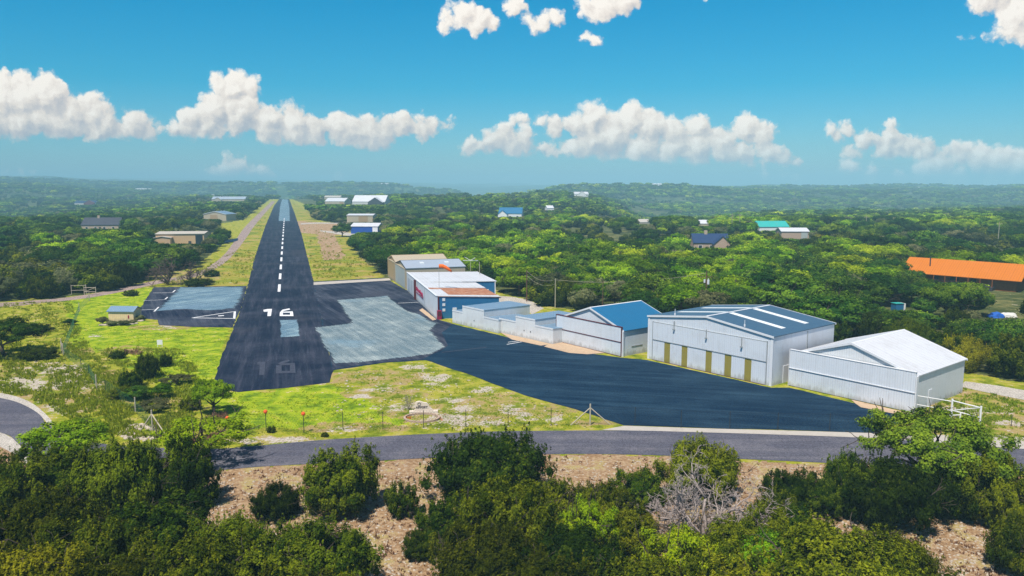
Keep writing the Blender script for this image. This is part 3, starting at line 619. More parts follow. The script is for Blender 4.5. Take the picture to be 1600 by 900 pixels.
MB().box(-0.05, -0.06, 0.0, 0.30, -0.004, e5 - 0.1).build('corner_post', M['trim_white'], h5); MB().box(Wd - 0.30, -0.06, 0, Wd + 0.05, -0.004, e5 - 0.1).build('corner_post', M['trim_white'], h5)
s5 = (r5 - e5) / (Wd / 2)
for fy in (0.30, 0.68):
    for side in (0, 1):
        y0 = fy * dep; mb = MB()
        def P(t_, yy, dz): 
            x = Wd / 2 + (1 if side else -1) * t_ * Wd / 2; return (x, yy, r5 - s5 * abs(x - Wd / 2) + 0.137 + dz)
        vs = [P(0.04, y0, 0), P(0.84, y0, 0), P(0.84, y0 + 1.0, 0), P(0.04, y0 + 1.0, 0)]; vs2 = [(x, y, z + .04) for x, y, z in vs]
        mb.add(vs + vs2, [(0,3,2,1),(4,5,6,7),(0,1,5,4),(1,2,6,5),(2,3,7,6),(3,0,4,7)]); mb.build('skylight', M['skylight'], h5)
MB().box(Wd + 0.004, 2.6, 0.02, Wd + 0.07, 3.9, 2.3).build('side_door', M['trim_white'], h5)
MB().box(Wd + 0.008, 8.2, 0.1, Wd + 0.07, 8.35, e5 - 0.15).build('downpipe', M['galv'], h5)
for q, zz in ((1053, 5.3), (1103, 4.9), (1158, 4.6)):
    x = colx(a, d, q); MB().box(x - .03, -0.30, zz, x + .03, -0.13, zz + 1.1).box(x - .12, -0.42, zz - .18, x + .12, -0.15, zz - .005).build('floodlight', M['galv'], h5)
for fx in (0.22, 0.78):
    x = fx * Wd; z0 = r5 - s5 * abs(x - Wd / 2) + .15
    MB().tube([(x, 0.4, z0), (x, 0.4, z0 + .9)], .04).tube([(x, .4, z0), (x, .4, z0 + .3)], .12).build('roof_vent', M['trim_white'], h5)
# the blue roof hangar
a, b, Wd, rz = frame((869, 533), (970, 557.5)); mid_ = (a + b) / 2
h4 = empty('aircraft_hangar', a, rz, 'white hangar with bright blue gable roof and maroon trimmed two leaf door', 'hangar', 'white hangars along the apron')
r4 = hpx(mid_ + Vector((.3, .3, 0)), 481)
gable(h4, 0.25, Wd + 0.1, 0.45, 11.9, 3.95, r4, M['white_sheet'], M['blue_roof'], trim=M['trim_white'], over=0.2)
for z0, z1 in ((0.1, 2.16), (2.28, 4.5)):
    MB().box(0.04, 0.0, z0, Wd - 0.04, 0.25, z1).build('door_panel', M['white_sheet'], h4)
MB().box(0.0, -0.06, 2.165, Wd, 0.20, 2.275).box(-0.05, -0.05, 4.505, Wd + .05, 0.28, 4.60).box(-0.05, -.05, 0.0, 0.035, 0.28, 4.5).box(Wd - 0.035, -.05, 0, Wd + .05, .28, 4.5).box(.04, -.05, .0, Wd - .04, .1, .095).build('door_frame', M['maroon'], h4)
MB().box(Wd + .06, 0.1, 0, Wd + .25, .40, 3.9).build('corner_post', M['trim_white'], h4)
MB().box(Wd + 0.104, 2.2, 1.3, Wd + .16, 4.6, 1.42).build('wall_rail', M['galv'], h4)

def t_hangar(FL, FR, cut0, cut1, hc, hw, dc, dw, label, slots=()):
    a, b, Wd, rz = frame(FL, FR); d = (b - a).normalized()
    o = empty('small_hangar', a, rz, label, 'hangar', 'small white hangars with flat roofs')
    x0, x1 = colx(a, d, cut0), colx(a, d, cut1)
    def lowpart(xa, xb, h0, h1, dp, y0=0.0):
        mb = MB().prism([(y0, 0), (dp, 0), (dp, h1), (y0, h0)], xa, xb, 'x'); mb.build('wall', M['white_sheet_warm'], o)
        g = 0.01; s = (h1 - h0) / (dp - y0)
        MB().prism([(y0 - .0, h0 + g), (dp + .25, h1 + g + s * .25), (dp + .25, h1 + g + .07 + s * .25), (y0, h0 + g + .07)], xa + 0.10, xb + (.06 if xb == Wd or xb == x1 else 0), 'x').build('roof', M['pale_blue_roof'], o)
        MB().box(xa, y0 - .05, h0 - .12, xb, y0 - .004, h0 + .14).build('roof_trim', M['trim_white'], o)
    lowpart(0, x0 - .01, hw, hw - .25, dw)
    lowpart(x0, x1, hc, hc - .15, dc)
    lowpart(x1 + .01, Wd, hw, hw - .25, dw, 0.0)
    n = max(2, int((x1 - x0) / 2.2))
    for i in range(n + 1):
        x = x0 + (x1 - x0) * i / n; MB().box(x - .03, -.03, 0.1, x + .03, -.003, hc - .2).build('door_batten', M['trim_white'], o)
    for q in slots:
        x = colx(a, d, q); MB().box(x - .08, -.05, 1.2, x + .08, -.004, 1.42).build('door_handle', M['dark_trim'], o)
    MB().box(0, -.05, 0, Wd, -.003, .10).build('door_sill', M['galv'], o)
    return o
t_hangar((707, 504), (779, 521), 723, 756.5, 3.55, 2.35, 10.9, 7.5, 'small white hangar with raised middle bay beside the blue walled office', (741,))
t_hangar((780, 519.5), (864, 538), 806, 836, 3.45, 2.5, 10.0, 7.5, 'small white hangar with low wings and raised middle bay left of the blue gable roof', (819, 829))

# the office block with white front and blue side
a, b, Wd, rz = frame((636, 454), (682, 498.5)); d = (b - a).normalized(); nrm = Vector((-d.y, d.x, 0))
of = empty('airport_office', a, rz, 'long low building with white front, blue end wall and rust patched white roof', 'building')
xa, xb = colx(a, d, 655), colx(a, d, 665.5)
MB().box(0, 0, 0, Wd, 0.25, 4.5).build('front_wall', M['white_sheet'], of)
segs = [(0.0, xa, 17.5, 4.45, 4.1), (xa + .01, xb, 12.6, 4.40, 3.95), (xb + .01, Wd - .02, 12.6, 4.40, 3.8)]
for i, (q0, q1, dp, z0, z1) in enumerate(segs):
    MB().prism([(0.26, 0), (dp, 0), (dp, z1), (.26, z0)], q0 + .02, q1, 'x').build('blue_wall', M['blue_sheet'], of)
    s = (z1 - z0) / dp; mt = (M['white_roof'], M['white_roof'], M['rusty_roof'])[i]
    MB().prism([(.26, z0 + .01), (dp + .3, z1 + .01 + s * .3), (dp + .3, z1 + .1 + s * .3), (.26, z0 + .1)], q0, q1 + (.15 if i != 1 else 0), 'x').build('roof', mt, of)
    if i == 2:
        MB().prism([(.3, z0 + .103), (2.8, z0 + .103 + s * 2.5), (2.8, z0 + .13 + s * 2.5), (.3, z0 + .13)], q0 + 2.5, q1 + .16, 'x').prism([(2.8, z0 + .103 + s * 2.5), (dp + .3, z1 + .105 + s * .3), (dp + .3, z1 + .13 + s * .3), (2.8, z0 + .13 + s * 2.5)], q1 - 1.9, q1 + .16, 'x').build('roof_flashing', M['white_roof'], of)
MB().box(-.05, -.10, 4.505, Wd + .1, .28, 4.62).build('roof_trim', M['trim_white'], of)
for q in (638.5, 641, 644, 647.5):
    x = colx(a, d, q); MB().box(x - .75, -.06, .25, x + .75, -.004, 3.6).build('door_panel', M['grey_roof'], of)
for q in (653, 664):
    x = colx(a, d, q); MB().box(x - .05, -.07, .1, x + .05, -.004, 4.4).build('wall_batten', M['galv'], of)
x = colx(a, d, 650.5); MB().box(x - .22, -.5, 0, x + .22, -.02, 4.5).build('support_post', M['maroon'], of)
x0, x1 = colx(a, d, 650.8), colx(a, d, 662)
# illegible swooping lettering on the front, built as swashes
mb = MB(); ww = x1 - x0
for k in range(7):
    xx = x0 + ww * (k + .3) / 7.2; mb.tube([(xx, -.12, 2.2 + .25 * math.sin(k)), (xx + .25, -.12, 2.9 + .15 * math.sin(k * 2)), (xx + .7, -.12, 2.3)], .09, 5)
mb.tube([(x0, -.12, 3.1), (x0 + ww * .5, -.12, 2.75), (x1, -.12, 2.1)], .08, 5).tube([(x0 + .4, -.12, 1.9), (x0 + ww * .6, -.12, 1.85), (x1, -.12, 1.8)], .07, 5)
mb.build('sign_lettering', M['red_paint'], of)
for zz in (3.5, 2.5, 1.45): MB().box(Wd + .004, 1.2, zz, Wd + .05, 1.75, zz + .55).build('window', M['trim_white'], of)
MB().box(Wd + .004, .3, 0, Wd + .12, .55, 4.3).build('corner_post', M['maroon'], of)
MB().box(Wd + .004, 3.2, 1.6, Wd + .2, 4.0, 2.1).build('wall_unit', M['trim_white'], of)
MB().box(xa + .004, 14.9, 1.2, xa + .06, 15.9, 2.4).build('window', M['trim_white'], of)
MB().box(xa + .004, 17.3, 0, xa + .12, 17.5, 4.1).build('corner_post', M['trim_white'], of)
P_ = G(686.5, 499)
vm_ = empty('vending_machine', P_, rz + R(90), 'magenta red machine standing at the corner of the blue end wall', 'machine')
MB().box(-.4, -.35, 0, .4, .35, 1.75).build('cabinet', M['red_paint'], vm_); MB().box(-.3, -.37, .7, .3, -.352, 1.6).build('front_panel', M['maroon'], vm_)
# tan pair of hangars
for (FL, FR, lab, wm, rm, dm, e, dp) in (((618, 441), (633, 452), 'tan hangar with grey blue roof and pale grey sliding doors behind the office', M['tan_light'], M['grey_roof'], M['grey_door'], 5.2, 15.5),
                                 ((606, 432.5), (617.3, 440.5), 'tan hangar with tan front at the far end of the row', M['tan_sheet'], M['tan_light'], M['tan_sheet'], 5.3, 14.5)):
    a, b, Wd, rz = frame(FL, FR)
    o = empty('tan_hangar', a, rz, lab, 'hangar', 'tan hangars')
    gable(o, 0, Wd, .3, dp, e, e + 1.25, wm, rm, trim=M['dark_trim'] if e < 5.25 else M['tan_sheet'], over=.15)
    MB().box(.3, 0, .05, Wd - .3, .28, e - .25).build('sliding_door', dm, o)
    MB().box(0, .02, 0, .28, .29, e).box(Wd - .28, .02, 0, Wd, .29, e).box(.29, -.05, e - .24, Wd - .29, .29, e - .02).build('door_frame', M['tan_light'], o)
    if e < 5.25:
        for fy in (.3, .72):
            x = Wd * .70; zz = e + 1.25 - 1.25 / (Wd / 2) * (x - Wd / 2) + .15; MB().box(x - .9, dp * fy, zz - .16, x + .9, dp * fy + 1.0, zz + .12).build('skylight', M['skylight'], o)

# shed on the lawn
a, b, Wd, rz = frame((170, 502), (209, 502.5))
sh = empty('garden_shed', a, rz, 'small cream shed with pale blue roof on the lawn left of the runway', 'shed')
gable(sh, 0, Wd, 0, 2.8, 1.95, 2.65, M['cream_board'], M['pale_blue_roof'], axis='x', over=.22)
MB().box(Wd + .004, 1.0, .05, Wd + .06, 1.9, 1.8).build('door', M['cream_board'], sh)
MB().box(Wd * .78, -.06, .6, Wd * .78 + .25, -.004, 1.2).build('fire_extinguisher', M['red_paint'], sh)
rr = random.Random(3)
for i in range(16):
    t_ = i / 15; q = G(160 + 62 * t_ + rr.uniform(-2, 2), 508.5 - 2.5 * t_ - (4 if t_ > .8 else 0) + rr.uniform(-.5, .5))
    bm = bmesh.new(); bmesh.ops.create_icosphere(bm, subdivisions=2, radius=.42)
    for v in bm.verts: v.co = v.co * (1 + .25 * mnoise.noise(v.co * 3 + Vector((i, 0, 0)))); v.co.x *= 1.3; v.co.z *= .45
    me = bpy.data.meshes.new('edging_stone'); bm.to_mesh(me); bm.free(); me.materials.append(M['limestone'])
    o = bpy.data.objects.new('edging_stone', me); COL.objects.link(o); o.location = q + Vector((0, 0, .1)); o.rotation_euler.z = rr.uniform(0, 3)
    tag(o, 'pale limestone block in the edging in front of the cream shed', 'stone', 'limestone blocks edging the shed bed')

# ------- houses farther off
def gt(px, y):
    """ground point under the terrain seen at photo pixel px, y"""
    a_ = (px - 800) / F; b_ = (450 - y) / F; dz = -SP + b_ * CP; dy = CP + b_ * SP; prev = None
    for t_ in np.geomspace(60, 12000, 1500):
        X_, Y_, Z_ = a_ * t_, dy * t_, H + dz * t_
        if Z_ <= zat(X_, Y_): return Vector((X_, Y_, zat(X_, Y_)))
    return Vector((a_ * 3000, 3000, zat(a_ * 3000, 3000)))
def house(name, label, cat, pxl, pxr, yb, hw, hr, dep, rot, wall, roof, axis='x', group=None, wins=0, chimney=False, garage=None, winmat='glass_dark', door=None, clear=True, over=.3, ytop=None, trim=None, wing=None, Pin=None):
    P0 = Pin or gt((pxl + pxr) / 2, yb); Wd = (pxr - pxl) / F * P0.y
    o = empty(name, P0 - Vector((0, 0, .3)), R(rot), label, cat, group)
    x0, x1 = -Wd / 2, Wd / 2
    wl, rf = gable(o, x0, x1, 0, dep, hw + .3, hr + .3, M[wall], M[roof], axis=axis, over=over, trim=M[trim] if trim else None)
    for i in range(wins):
        x = x0 + Wd * (i + .6) / (wins + .2); f_ = MB().box(x - .75, -.05, 1.2, x + .75, -.004, 2.6).build('window', M['trim_white'], wl); MB().box(x - .62, -.075, 1.32, x + .62, -.053, 2.48).build('pane', M[winmat], f_)
    if door: x = x0 + Wd * door; MB().box(x - .6, -.06, .3, x + .6, -.004, 2.5).build('door', M['dark_trim'], wl)
    if garage: MB().box(x0 + Wd * garage[0], -.08, .3, x0 + Wd * garage[1], -.004, hw - .1).build('garage_door', M[garage[2]], wl)
    if chimney: MB().box(x0 + Wd * .35, dep * .5 - .6, hr - .8, x0 + Wd * .35 + 1.2, dep * .5 + .6, hr + 1.6).build('chimney', M['stone_wall'], rf)
    if wing:
        (wx0, wx1, wd, whw, whr, wm, wr) = wing
        gable(o, x0 + Wd * wx0, x0 + Wd * wx1, -wd, -.02 if axis == 'x' else -.35, whw + .3, whr + .3, M[wm], M[wr], axis='y', over=.3)
    if clear:
        ya = to_px(P0.x, P0.y, P0.z + hr)[1]; RECTS.append((pxl, ya - 1, pxr, yb - (yb - ya) * .22, P0.y))
    return o
house('ranch_house', 'flat roofed tan building with pale roof left of the runway behind dark trees', 'building', 246, 318, 385, 5.2, 5.9, 13, 8, 'peach_sheet', 'concrete', axis='x', wing=(.0, .34, 3, 3.8, 4.3, 'peach_sheet', 'concrete'), door=.7, garage=(.82, .97, 'glass_dark'))
house('metal_barn', 'tan barn with blue grey gable roof on the left of the runway', 'barn', 316, 356, 345, 4.6, 6.6, 12, -14, 'tan_light', 'pale_blue_roof', axis='y', garage=(.3, .62, 'tan_sheet'), trim='trim_white')
house('large_house', 'long tan house with pale metal hip roof near the far left of the runway', 'house', 332, 382, 316, 4.5, 8, 20, 6, 'tan_light', 'grey_roof', wins=6, group=None, wing=(.1, .3, 5, 4.2, 7, 'tan_light', 'white_roof'))
house('stone_house', 'stone house with dark grey shingle roof and chimney among the trees at left', 'house', 129, 184, 361, 3.4, 7.2, 11, 6, 'stone_wall', 'dark_shingle', wins=4, chimney=True, door=.5)
house('farm_house', 'far house with slate and maroon roofs at upper left', 'house', 118, 148, 321, 4, 7.5, 14, 10, 'tarp_white', 'navy_shingle', wins=3, wing=(.5, .98, 6, 4, 8, 'red_roof', 'red_roof'), clear=True)
house('pale_barn', 'far pale barn with white roof right of the runway, the nearer of two', 'barn', 507, 539, 321, 5, 9, 22, -10, 'tan_light', 'white_roof', wins=0, garage=(.75, .95, 'tan_sheet'), group=None)
house('pale_barn', 'farther pale barn with long flat roof behind its twin right of the runway', 'barn', 507, 532, 313, 5, 7.5, 14, 0, 'tan_light', 'concrete')
house('big_house', 'wide house with white hip roofs and dark carport right of the runway', 'house', 550, 602, 323, 5.5, 12, 22, -6, 'tarp_white', 'white_roof', wins=2, wing=(.55, .98, 9, 5, 10, 'dark_trim', 'white_roof'))
house('tan_barn', 'tan hangar with white roof edge behind the blue one right of the runway', 'hangar', 542, 583, 350, 5.6, 6.4, 13, -3, 'tan_light', 'white_roof', garage=(.45, .8, 'tan_sheet'))
house('blue_barn', 'royal blue hangar with pale roof and white end door right of the runway', 'hangar', 548, 591, 365.5, 3.9, 5.4, 12, -5, 'royal_sheet', 'white_roof', garage=(.80, .99, 'trim_white'))
house('country_house', 'white house with bright blue roof in the woods at centre', 'house', 779, 815, 342, 4.2, 8.5, 12, -8, 'white_paint', 'blue_roof', wins=3, wing=(.0, .4, 4, 3.6, 6.5, 'white_paint', 'blue_roof'))
house('brick_house', 'pale brick house with navy shingle gables in the woods right of centre', 'house', 1084, 1139, 392, 3.2, 6.4, 11, -4, 'brick_pale', 'navy_shingle', wins=3, chimney=True, wing=(.52, .98, 4, 3.0, 6.0, 'brick_pale', 'navy_shingle'))
house('teal_barn', 'barn with teal green roof right of centre', 'barn', 1186, 1233, 363, 3.0, 5.8, 12, 4, 'white_paint', 'teal_roof')
house('pink_barn', 'pinkish metal barn with white roof beside the teal roofed one', 'barn', 1221, 1263, 376, 4.2, 5.6, 10, -4, 'brick_pale', 'white_roof', garage=(.72, .95, 'grey_door'))
house('white_house', 'far white house with pale roof on the wooded ridge beyond the canyon', 'house', 897, 919, 311, 4, 7, 16, 5, 'white_paint', 'white_roof', wins=4, wing=(.3, .7, 4, 4.5, 8, 'white_paint', 'tan_light'), Pin=Vector(((908 - 800) / F * 1180, 1180, zat((908 - 800) / F * 1180, 1180))))
for i, (p, D_, w_, wm, rm, lab) in enumerate(((228, 2400, 24, 'tan_light', 'white_roof', 'tiny far cream house on the left ridge'), (322, 2250, 30, 'tan_light', 'concrete', 'tiny far tan house above the left woods'),
        (1025, 2050, 14, 'white_paint', 'white_roof', 'tiny far white house at the centre of the right ridge'), (1163, 2100, 16, 'white_paint', 'white_roof', 'tiny far white house right of the pale ridge clearing'), (1428, 2600, 24, 'white_paint', 'white_roof', 'tiny far long white building near the right horizon'),
        (1260, 2900, 12, 'white_paint', 'grey_roof', 'tiny far white farm building near the right horizon'), (603, 2700, 12, 'white_paint', 'white_roof', 'tiny far white house on the ridge beyond the runway'), (1098, 540, 18, 'tan_light', 'white_roof', 'cream roofed house half hidden by trees behind the navy gables'),
        (860, 700, 10, 'white_paint', 'white_roof', 'small white house buried in the trees at centre right'), (1008, 620, 18, 'tan_light', 'concrete', 'low tan house at the foot of the dark slope'))):
    Y_ = D_; X_ = (p - 800) / F * Y_ * 1.0; Wp = w_ / 2
    house('distant_house', lab, 'house', p - Wp, p + Wp, 300, 3.4, 5.6, 10, rr.uniform(-15, 15), wm, rm, Pin=Vector((X_, Y_, zat(X_, Y_) + (1.5 if D_ > 1500 else 0))), clear=(D_ < 1500))
    if D_ < 1500: RECTS[-1] = (RECTS[-1][0], RECTS[-1][1], RECTS[-1][2], to_px(X_, Y_, zat(X_, Y_) + 2)[1], Y_)
# orange roofed lodge
a = G(1405, 425, 2.9); b = G(1592, 440, 2.9); a.z = b.z = 0; dd_ = b - a; Wd = dd_.length; rz = math.atan2(dd_.y, dd_.x)
lg = empty('long_lodge', a, rz, 'long low lodge with bright orange roof at the right', 'lodge')
e7, r7 = 3.5, 6.35
gable(lg, 1.0, Wd - 1.0, 2.4, 12, e7, r7, M['orange_wood'], M['orange_roof'], axis='x', over=1.3, wname='wall')
MB().box(-.5, -.2, .0, Wd * .8, 2.38, .9).build('porch_deck', M['dark_trim'], lg)
for i in range(9): x = .3 + i * Wd * .78 / 8; MB().box(x - .08, .5, .9, x + .08, .66, e7 - .75).build('porch_post', M['orange_wood'], lg)
MB().box(-.4, -.12, 1.5, Wd * .78, -.04, 1.6).box(-.4, -.12, 1.15, Wd * .78, -.04, 1.22).build('porch_rail', M['dark_trim'], lg)
for fx, w2 in ((.3, .7), (.46, 1.0), (.62, .6), (.14, .6)):
    f_ = MB().box(Wd * fx - w2, 2.30, 1.6, Wd * fx + w2, 2.396, 2.9).build('window', M['dark_trim'], lg); MB().box(Wd * fx - w2 + .1, 2.27, 1.7, Wd * fx + w2 - .1, 2.298, 2.8).build('pane', M['glass_dark'], f_)
MB().tube([(Wd * .22, 4.2, 4.4), (Wd * .22, 4.2, 7.2)], .16, 8).build('stove_pipe', M['dark_trim'], lg)
P_ = gt(1459, 410); 
RECTS.append((1403, 402, 1602, 428, 192)); RECTS.append((1455, 402, 1490, 440, 192))
# small things in the yard at the right
tsd = empty('storage_box', G(1407, 486), R(10), 'teal storage box with white end among trees below the orange roof', 'shed')
MB().box(-1.1, 0, 0, .7, 1.6, 1.5).build('box_body', M['blue_sheet'], tsd); MB().box(.705, -.02, 0, 1.1, 1.62, 1.55).build('box_end', M['white_paint'], tsd); MB().box(-1.2, -.1, 1.52, .72, 1.7, 1.6).build('lid', M['teal_roof'], tsd)
RECTS.append((1393, 470, 1421, 484, 161))
def lump(name, P0, sx_, sy_, sz_, mat, label, cat, seed=0, sub=3, group=None):
    bm = bmesh.new(); bmesh.ops.create_icosphere(bm, subdivisions=sub, radius=1)
    for v in bm.verts:
        k = 1 + .22 * mnoise.noise(v.co * 1.7 + Vector((seed, 1, 0))) + .10 * mnoise.noise(v.co * 4 + Vector((seed, 0, 2)))
        v.co = Vector((v.co.x * k * sx_, v.co.y * k * sy_, max(-.15, v.co.z * k) * sz_))
    me = bpy.data.meshes.new(name); bm.to_mesh(me); bm.free(); me.materials.append(mat)
    o = bpy.data.objects.new(name, me); COL.objects.link(o); o.location = P0; tag(o, label, cat, group); return o
lump('tarpaulin', G(1556, 496), 1.7, 1.0, 1.1, M['tarp_blue'], 'bright blue tarpaulin over a heap in the yard at the right edge', 'tarpaulin', 1)
lump('tarpaulin', G(1575, 495), 1.7, 1.0, .9, M['tarp_white'], 'off white tarpaulin next to the blue one in the right yard', 'tarpaulin', 2)
RECTS.append((1543, 482, 1590, 498, 156)); 

# ------- runway furniture
P_ = G(250, 542)
sg = empty('field_sign', P_, R(8), 'small blank white sign standing alone on the lawn left of the runway', 'sign')
MB().box(-.42, -.03, .35, .42, .03, 1.15).build('sign_board', M['white_paint'], sg); MB().box(-.36, -.02, 0, -.30, .02, .349).box(.30, -.02, 0, .36, .02, .349).build('sign_leg', M['white_paint'], sg)
# windsock on the office roof
P_ = Vector(G(686, 480)); P_.z = 4.45; a2, _, _, _ = frame((636, 454), (682, 498.5))
P_ = Vector((-14.2, 160, 4.42)); P_.x = (686 - 800) / F * (P_.y * CP + (H - 6) * SP)
ws = empty('windsock', P_, 0, 'orange windsock on a thin mast above the white office roof', 'windsock')
MB().tube([(0, 0, -.05), (0, 0, 4.8)], .05, 6).build('mast', M['galv'], ws)
mb = MB(); n = 12; path = [(0.05, 0, 4.6), (.8, 0, 4.62), (1.4, 0, 4.35), (2.1, 0, 3.9), (2.7, -.05, 3.45)]; mb.tube(path, [.42, .40, .36, .29, .2], n); mb.build('sock', M['windsock_fabric'], ws, smooth=True)
# television antenna
P_ = G(735.5, 451); an = empty('antenna_mast', P_, 0, 'tall thin antenna mast with white crossed elements behind the office roof', 'antenna')
hA = hpx(P_, 407); MB().tube([(0, 0, 0), (0, 0, hA)], .06, 6).build('mast', M['pale_pole'], an)
mb = MB().tube([(-1.9, 0, hA), (1.9, .4, hA - .1)], .05, 5)
for k in range(7): x = -1.7 + k * .55; mb.tube([(x, -.8, hA + .05), (x + .1, .8, hA + .05)], .035, 4)
mb.tube([(-1.5, 0, hA + .9), (0, 0, hA), (1.2, 0, hA + .7)], .05, 4); mb.build('elements', M['trim_white'], an)
# utility poles and wires
poles = []
def pole(px, yb, yt, mat, label, r=.13, lean=0):
    P0 = G(px, yb); h_ = hpx(P0, yt); o = empty('utility_pole', P0, 0, label, 'pole', 'poles behind the hangars')
    MB().tube([(0, 0, -.2), (lean, 0, h_)], [r, r * .75], 8).build('shaft', M[mat], o); poles.append((P0, h_)); return o, h_
pole(811, 463, 419, 'brown_pole', 'brown utility pole, left one of the close pair behind the small hangars')
pole(823, 471, 422, 'brown_pole', 'brown utility pole, right one of the close pair behind the small hangars')
pole(867.5, 481, 435, 'pale_pole', 'pale utility pole rising left of the blue gable roof')
pole(941.5, 486, 438, 'brown_pole', 'thin reddish pole in front of the trees left of the blue gable ridge', .09)
pole(985, 490, 451, 'pale_pole', 'short pale pole rising just behind the blue gable roof')
pole(749.5, 455, 409, 'pale_pole', 'pale pole behind the office roof right of the antenna', .1)
o, h_ = pole(1102, 492, 424, 'brown_pole', 'brown utility pole with transformers behind the slate roofed hangar', .15)
MB().tube([(.38, 0, h_ - 2.6), (.38, 0, h_ - 1.7)], .24, 10).tube([(-.35, .1, h_ - 2.3), (-.35, .1, h_ - 1.6)], .18, 10).tube([(.38, 0, h_ - 1.68), (.38, 0, h_ - 1.4)], .06, 6).build('transformer', M['trim_white'], o)
MB().box(-1.1, -.06, h_ - 1.2, 1.1, .06, h_ - 1.05).build('crossarm', M['brown_pole'], o)
for (i, j, zz, lab) in ((1, 2, .2, 'upper power line sagging from the brown pair to the pale pole'), (2, 6, .3, 'power line sagging from the pale pole to the transformer pole'), (1, 2, 1.2, 'lower power line between the brown pair and the pale pole')):
    A_, hA_ = poles[i]; B_, hB_ = poles[j]; pth = []
    for k in range(15):
        t_ = k / 14; p = (A_ + Vector((0, 0, hA_ - zz))).lerp(B_ + Vector((0, 0, hB_ - zz)), t_); p.z -= 4 * 1.1 * t_ * (1 - t_); pth.append(p)
    o = MB().tube(pth, .03, 4).build('power_line', M['pale_pole']); tag(o, lab, 'cable')
st = MB().tube([G(850, 468) + Vector((0, 0, .1)), G(858, 477) + Vector((0, 0, .05))], .06, 5).build('leaning_board', M['pale_pole']); tag(st, 'pale plank lying in the grass behind the small hangars', 'plank')
# farther poles and masts on the skyline
for i, (p, D_, hh_) in enumerate(((1352, 420, 9), (1560, 330, 10), (1143, 400, 11), (1155, 400, 11))):
    P0 = Vector(((p - 800) / F * D_, D_, zat((p - 800) / F * D_, D_))); o = empty('utility_pole', P0, 0, ('pole with crossarm standing above the trees at right', 'pole with crossarm near the right edge beyond the lodge', 'left one of two slim poles beyond the navy gables', 'right one of two slim poles beyond the navy gables')[i], 'pole', 'poles in the far woods')
    MB().tube([(0, 0, 0), (0, 0, hh_)], .16, 6).build('shaft', M['pale_pole'], o); MB().box(-1.4, -.08, hh_ - .9, 1.4, .08, hh_ - .7).build('crossarm', M['pale_pole'], o)
for i, (p, D_, hh_) in enumerate(((1060, 8600, 60), (1212, 8600, 60), (1322, 8400, 90))):
    x_ = (p - 800) / F * D_; o = MB().tube([(0, 0, 0), (0, 0, hh_)], 1.6, 5).build('radio_mast', M['steel_dark']); o.location = (x_, D_, zat(x_, D_)); tag(o, ('leftmost of three hair thin masts on the right skyline', 'middle one of three hair thin masts on the right skyline', 'rightmost and tallest of three masts on the right skyline')[i], 'mast', 'masts on the skyline')

# ------- fences
def fence(name, label, px, hp, mat_post, mesh=True, white=(), balls=(), mesh_mat='steel_dark', r=.035, pitch=.32):
    pts = [G(*p) for p in px]; o = empty(name, pts[0], 0, label, 'fence'); base = pts[0]
    for i, p in enumerate(pts):
        wt = i in white
        q = p - base; po = MB().tube([(q.x, q.y, -.1), (q.x, q.y, hp + (.35 if wt else 0))], r * (2.0 if wt else 1), 6).build('post', M['wood_post'] if wt else M[mat_post], o)
        if i in balls:
            bm = bmesh.new(); bmesh.ops.create_uvsphere(bm, u_segments=12, v_segments=8, radius=.22); me = bpy.data.meshes.new('marker_ball'); bm.to_mesh(me); bm.free(); me.materials.append(M['orange_ball'])
            bo = bpy.data.objects.new('marker_ball', me); COL.objects.link(bo); bo.parent = po; bo.location = (q.x, q.y, hp + .15)
    if mesh:
        mb = MB()
        for i in range(len(pts) - 1):
            A_, B_ = pts[i] - base, pts[i + 1] - base; L_ = (B_ - A_).length; n_ = max(1, int(L_ / pitch)); w_ = .006
            def wire(p, q): mb.tube([p, q], w_, 3)
            wire(A_ + Vector((0, 0, hp - .05)), B_ + Vector((0, 0, hp - .05))); wire(A_ + Vector((0, 0, .08)), B_ + Vector((0, 0, .08)))
            u_ = (B_ - A_) / n_; 
            for k in range(n_):
                for dr_ in (0, 1):
                    for lv in range(int(hp / .45)):
                        z0 = .08 + lv * .45; p = A_ + u_ * (k + dr_); q = A_ + u_ * (k + 1 - dr_)
                        mb.tube([p + Vector((0, 0, z0)), q + Vector((0, 0, z0 + .45))], .005, 3)
        mb.build('chain_link', M[mesh_mat], o, fix=False)
    return o
fence('chain_link_fence', 'long chain link fence with thin dark posts between the road and the lawn and apron', [(238,673),(300,681),(357,684),(416,673),(475,676.5),(536,671.5),(598.5,671),(662,668.5),(728,667.5),(794,666),(861,665),(922,663.5),(992,663),(1064,668.5),(1140,670),(1215,672.5),(1296,674),(1378,676.5)], 1.95, 'steel_dark', balls=(2, 3, 4))
fence('green_fence', 'green mesh fence with pale posts running up the left lawn from road to gate', [(140,470),(124,487),(99,555),(127,576),(139,585),(151,607),(165,611),(212,645),(238,673)], 1.5, 'steel_dark', white=(0, 1, 2, 5, 7), mesh_mat='tarp_green' if 'tarp_green' in M else 'steel_dark')
fence('wire_fence', 'low wire fence with thin posts in the dry grass right of the white hangar', [(1505,650),(1525,662),(1580,666),(1640,672)], 1.2, 'steel_dark', pitch=.6)
def brace(px, yb, yt, spread, label):
    P0 = G(px, yb); h_ = hpx(P0, yt); o = empty('braced_post', P0, 0, label, 'post')
    MB().tube([(0, 0, -.1), (0, 0, h_)], .08, 8).build('post', M['wood_post'], o)
    for s_ in spread: MB().tube([(s_[0], s_[1], .02), (0, 0, h_ * .82)], .06, 6).build('brace', M['wood_post'], o)
brace(922, 664.3, 631, ((-2.1, 0), (2.2, .05)), 'pale corner post with two slanting braces by the apron corner')
brace(238.6, 674.5, 640.5, ((-1.3, -.1), (2.0, -1.3)), 'pale corner post with slanting braces above the road at left')
brace(96.5, 552, 529, ((.6, -.3),), 'pale leaning post pair on the left fence line')
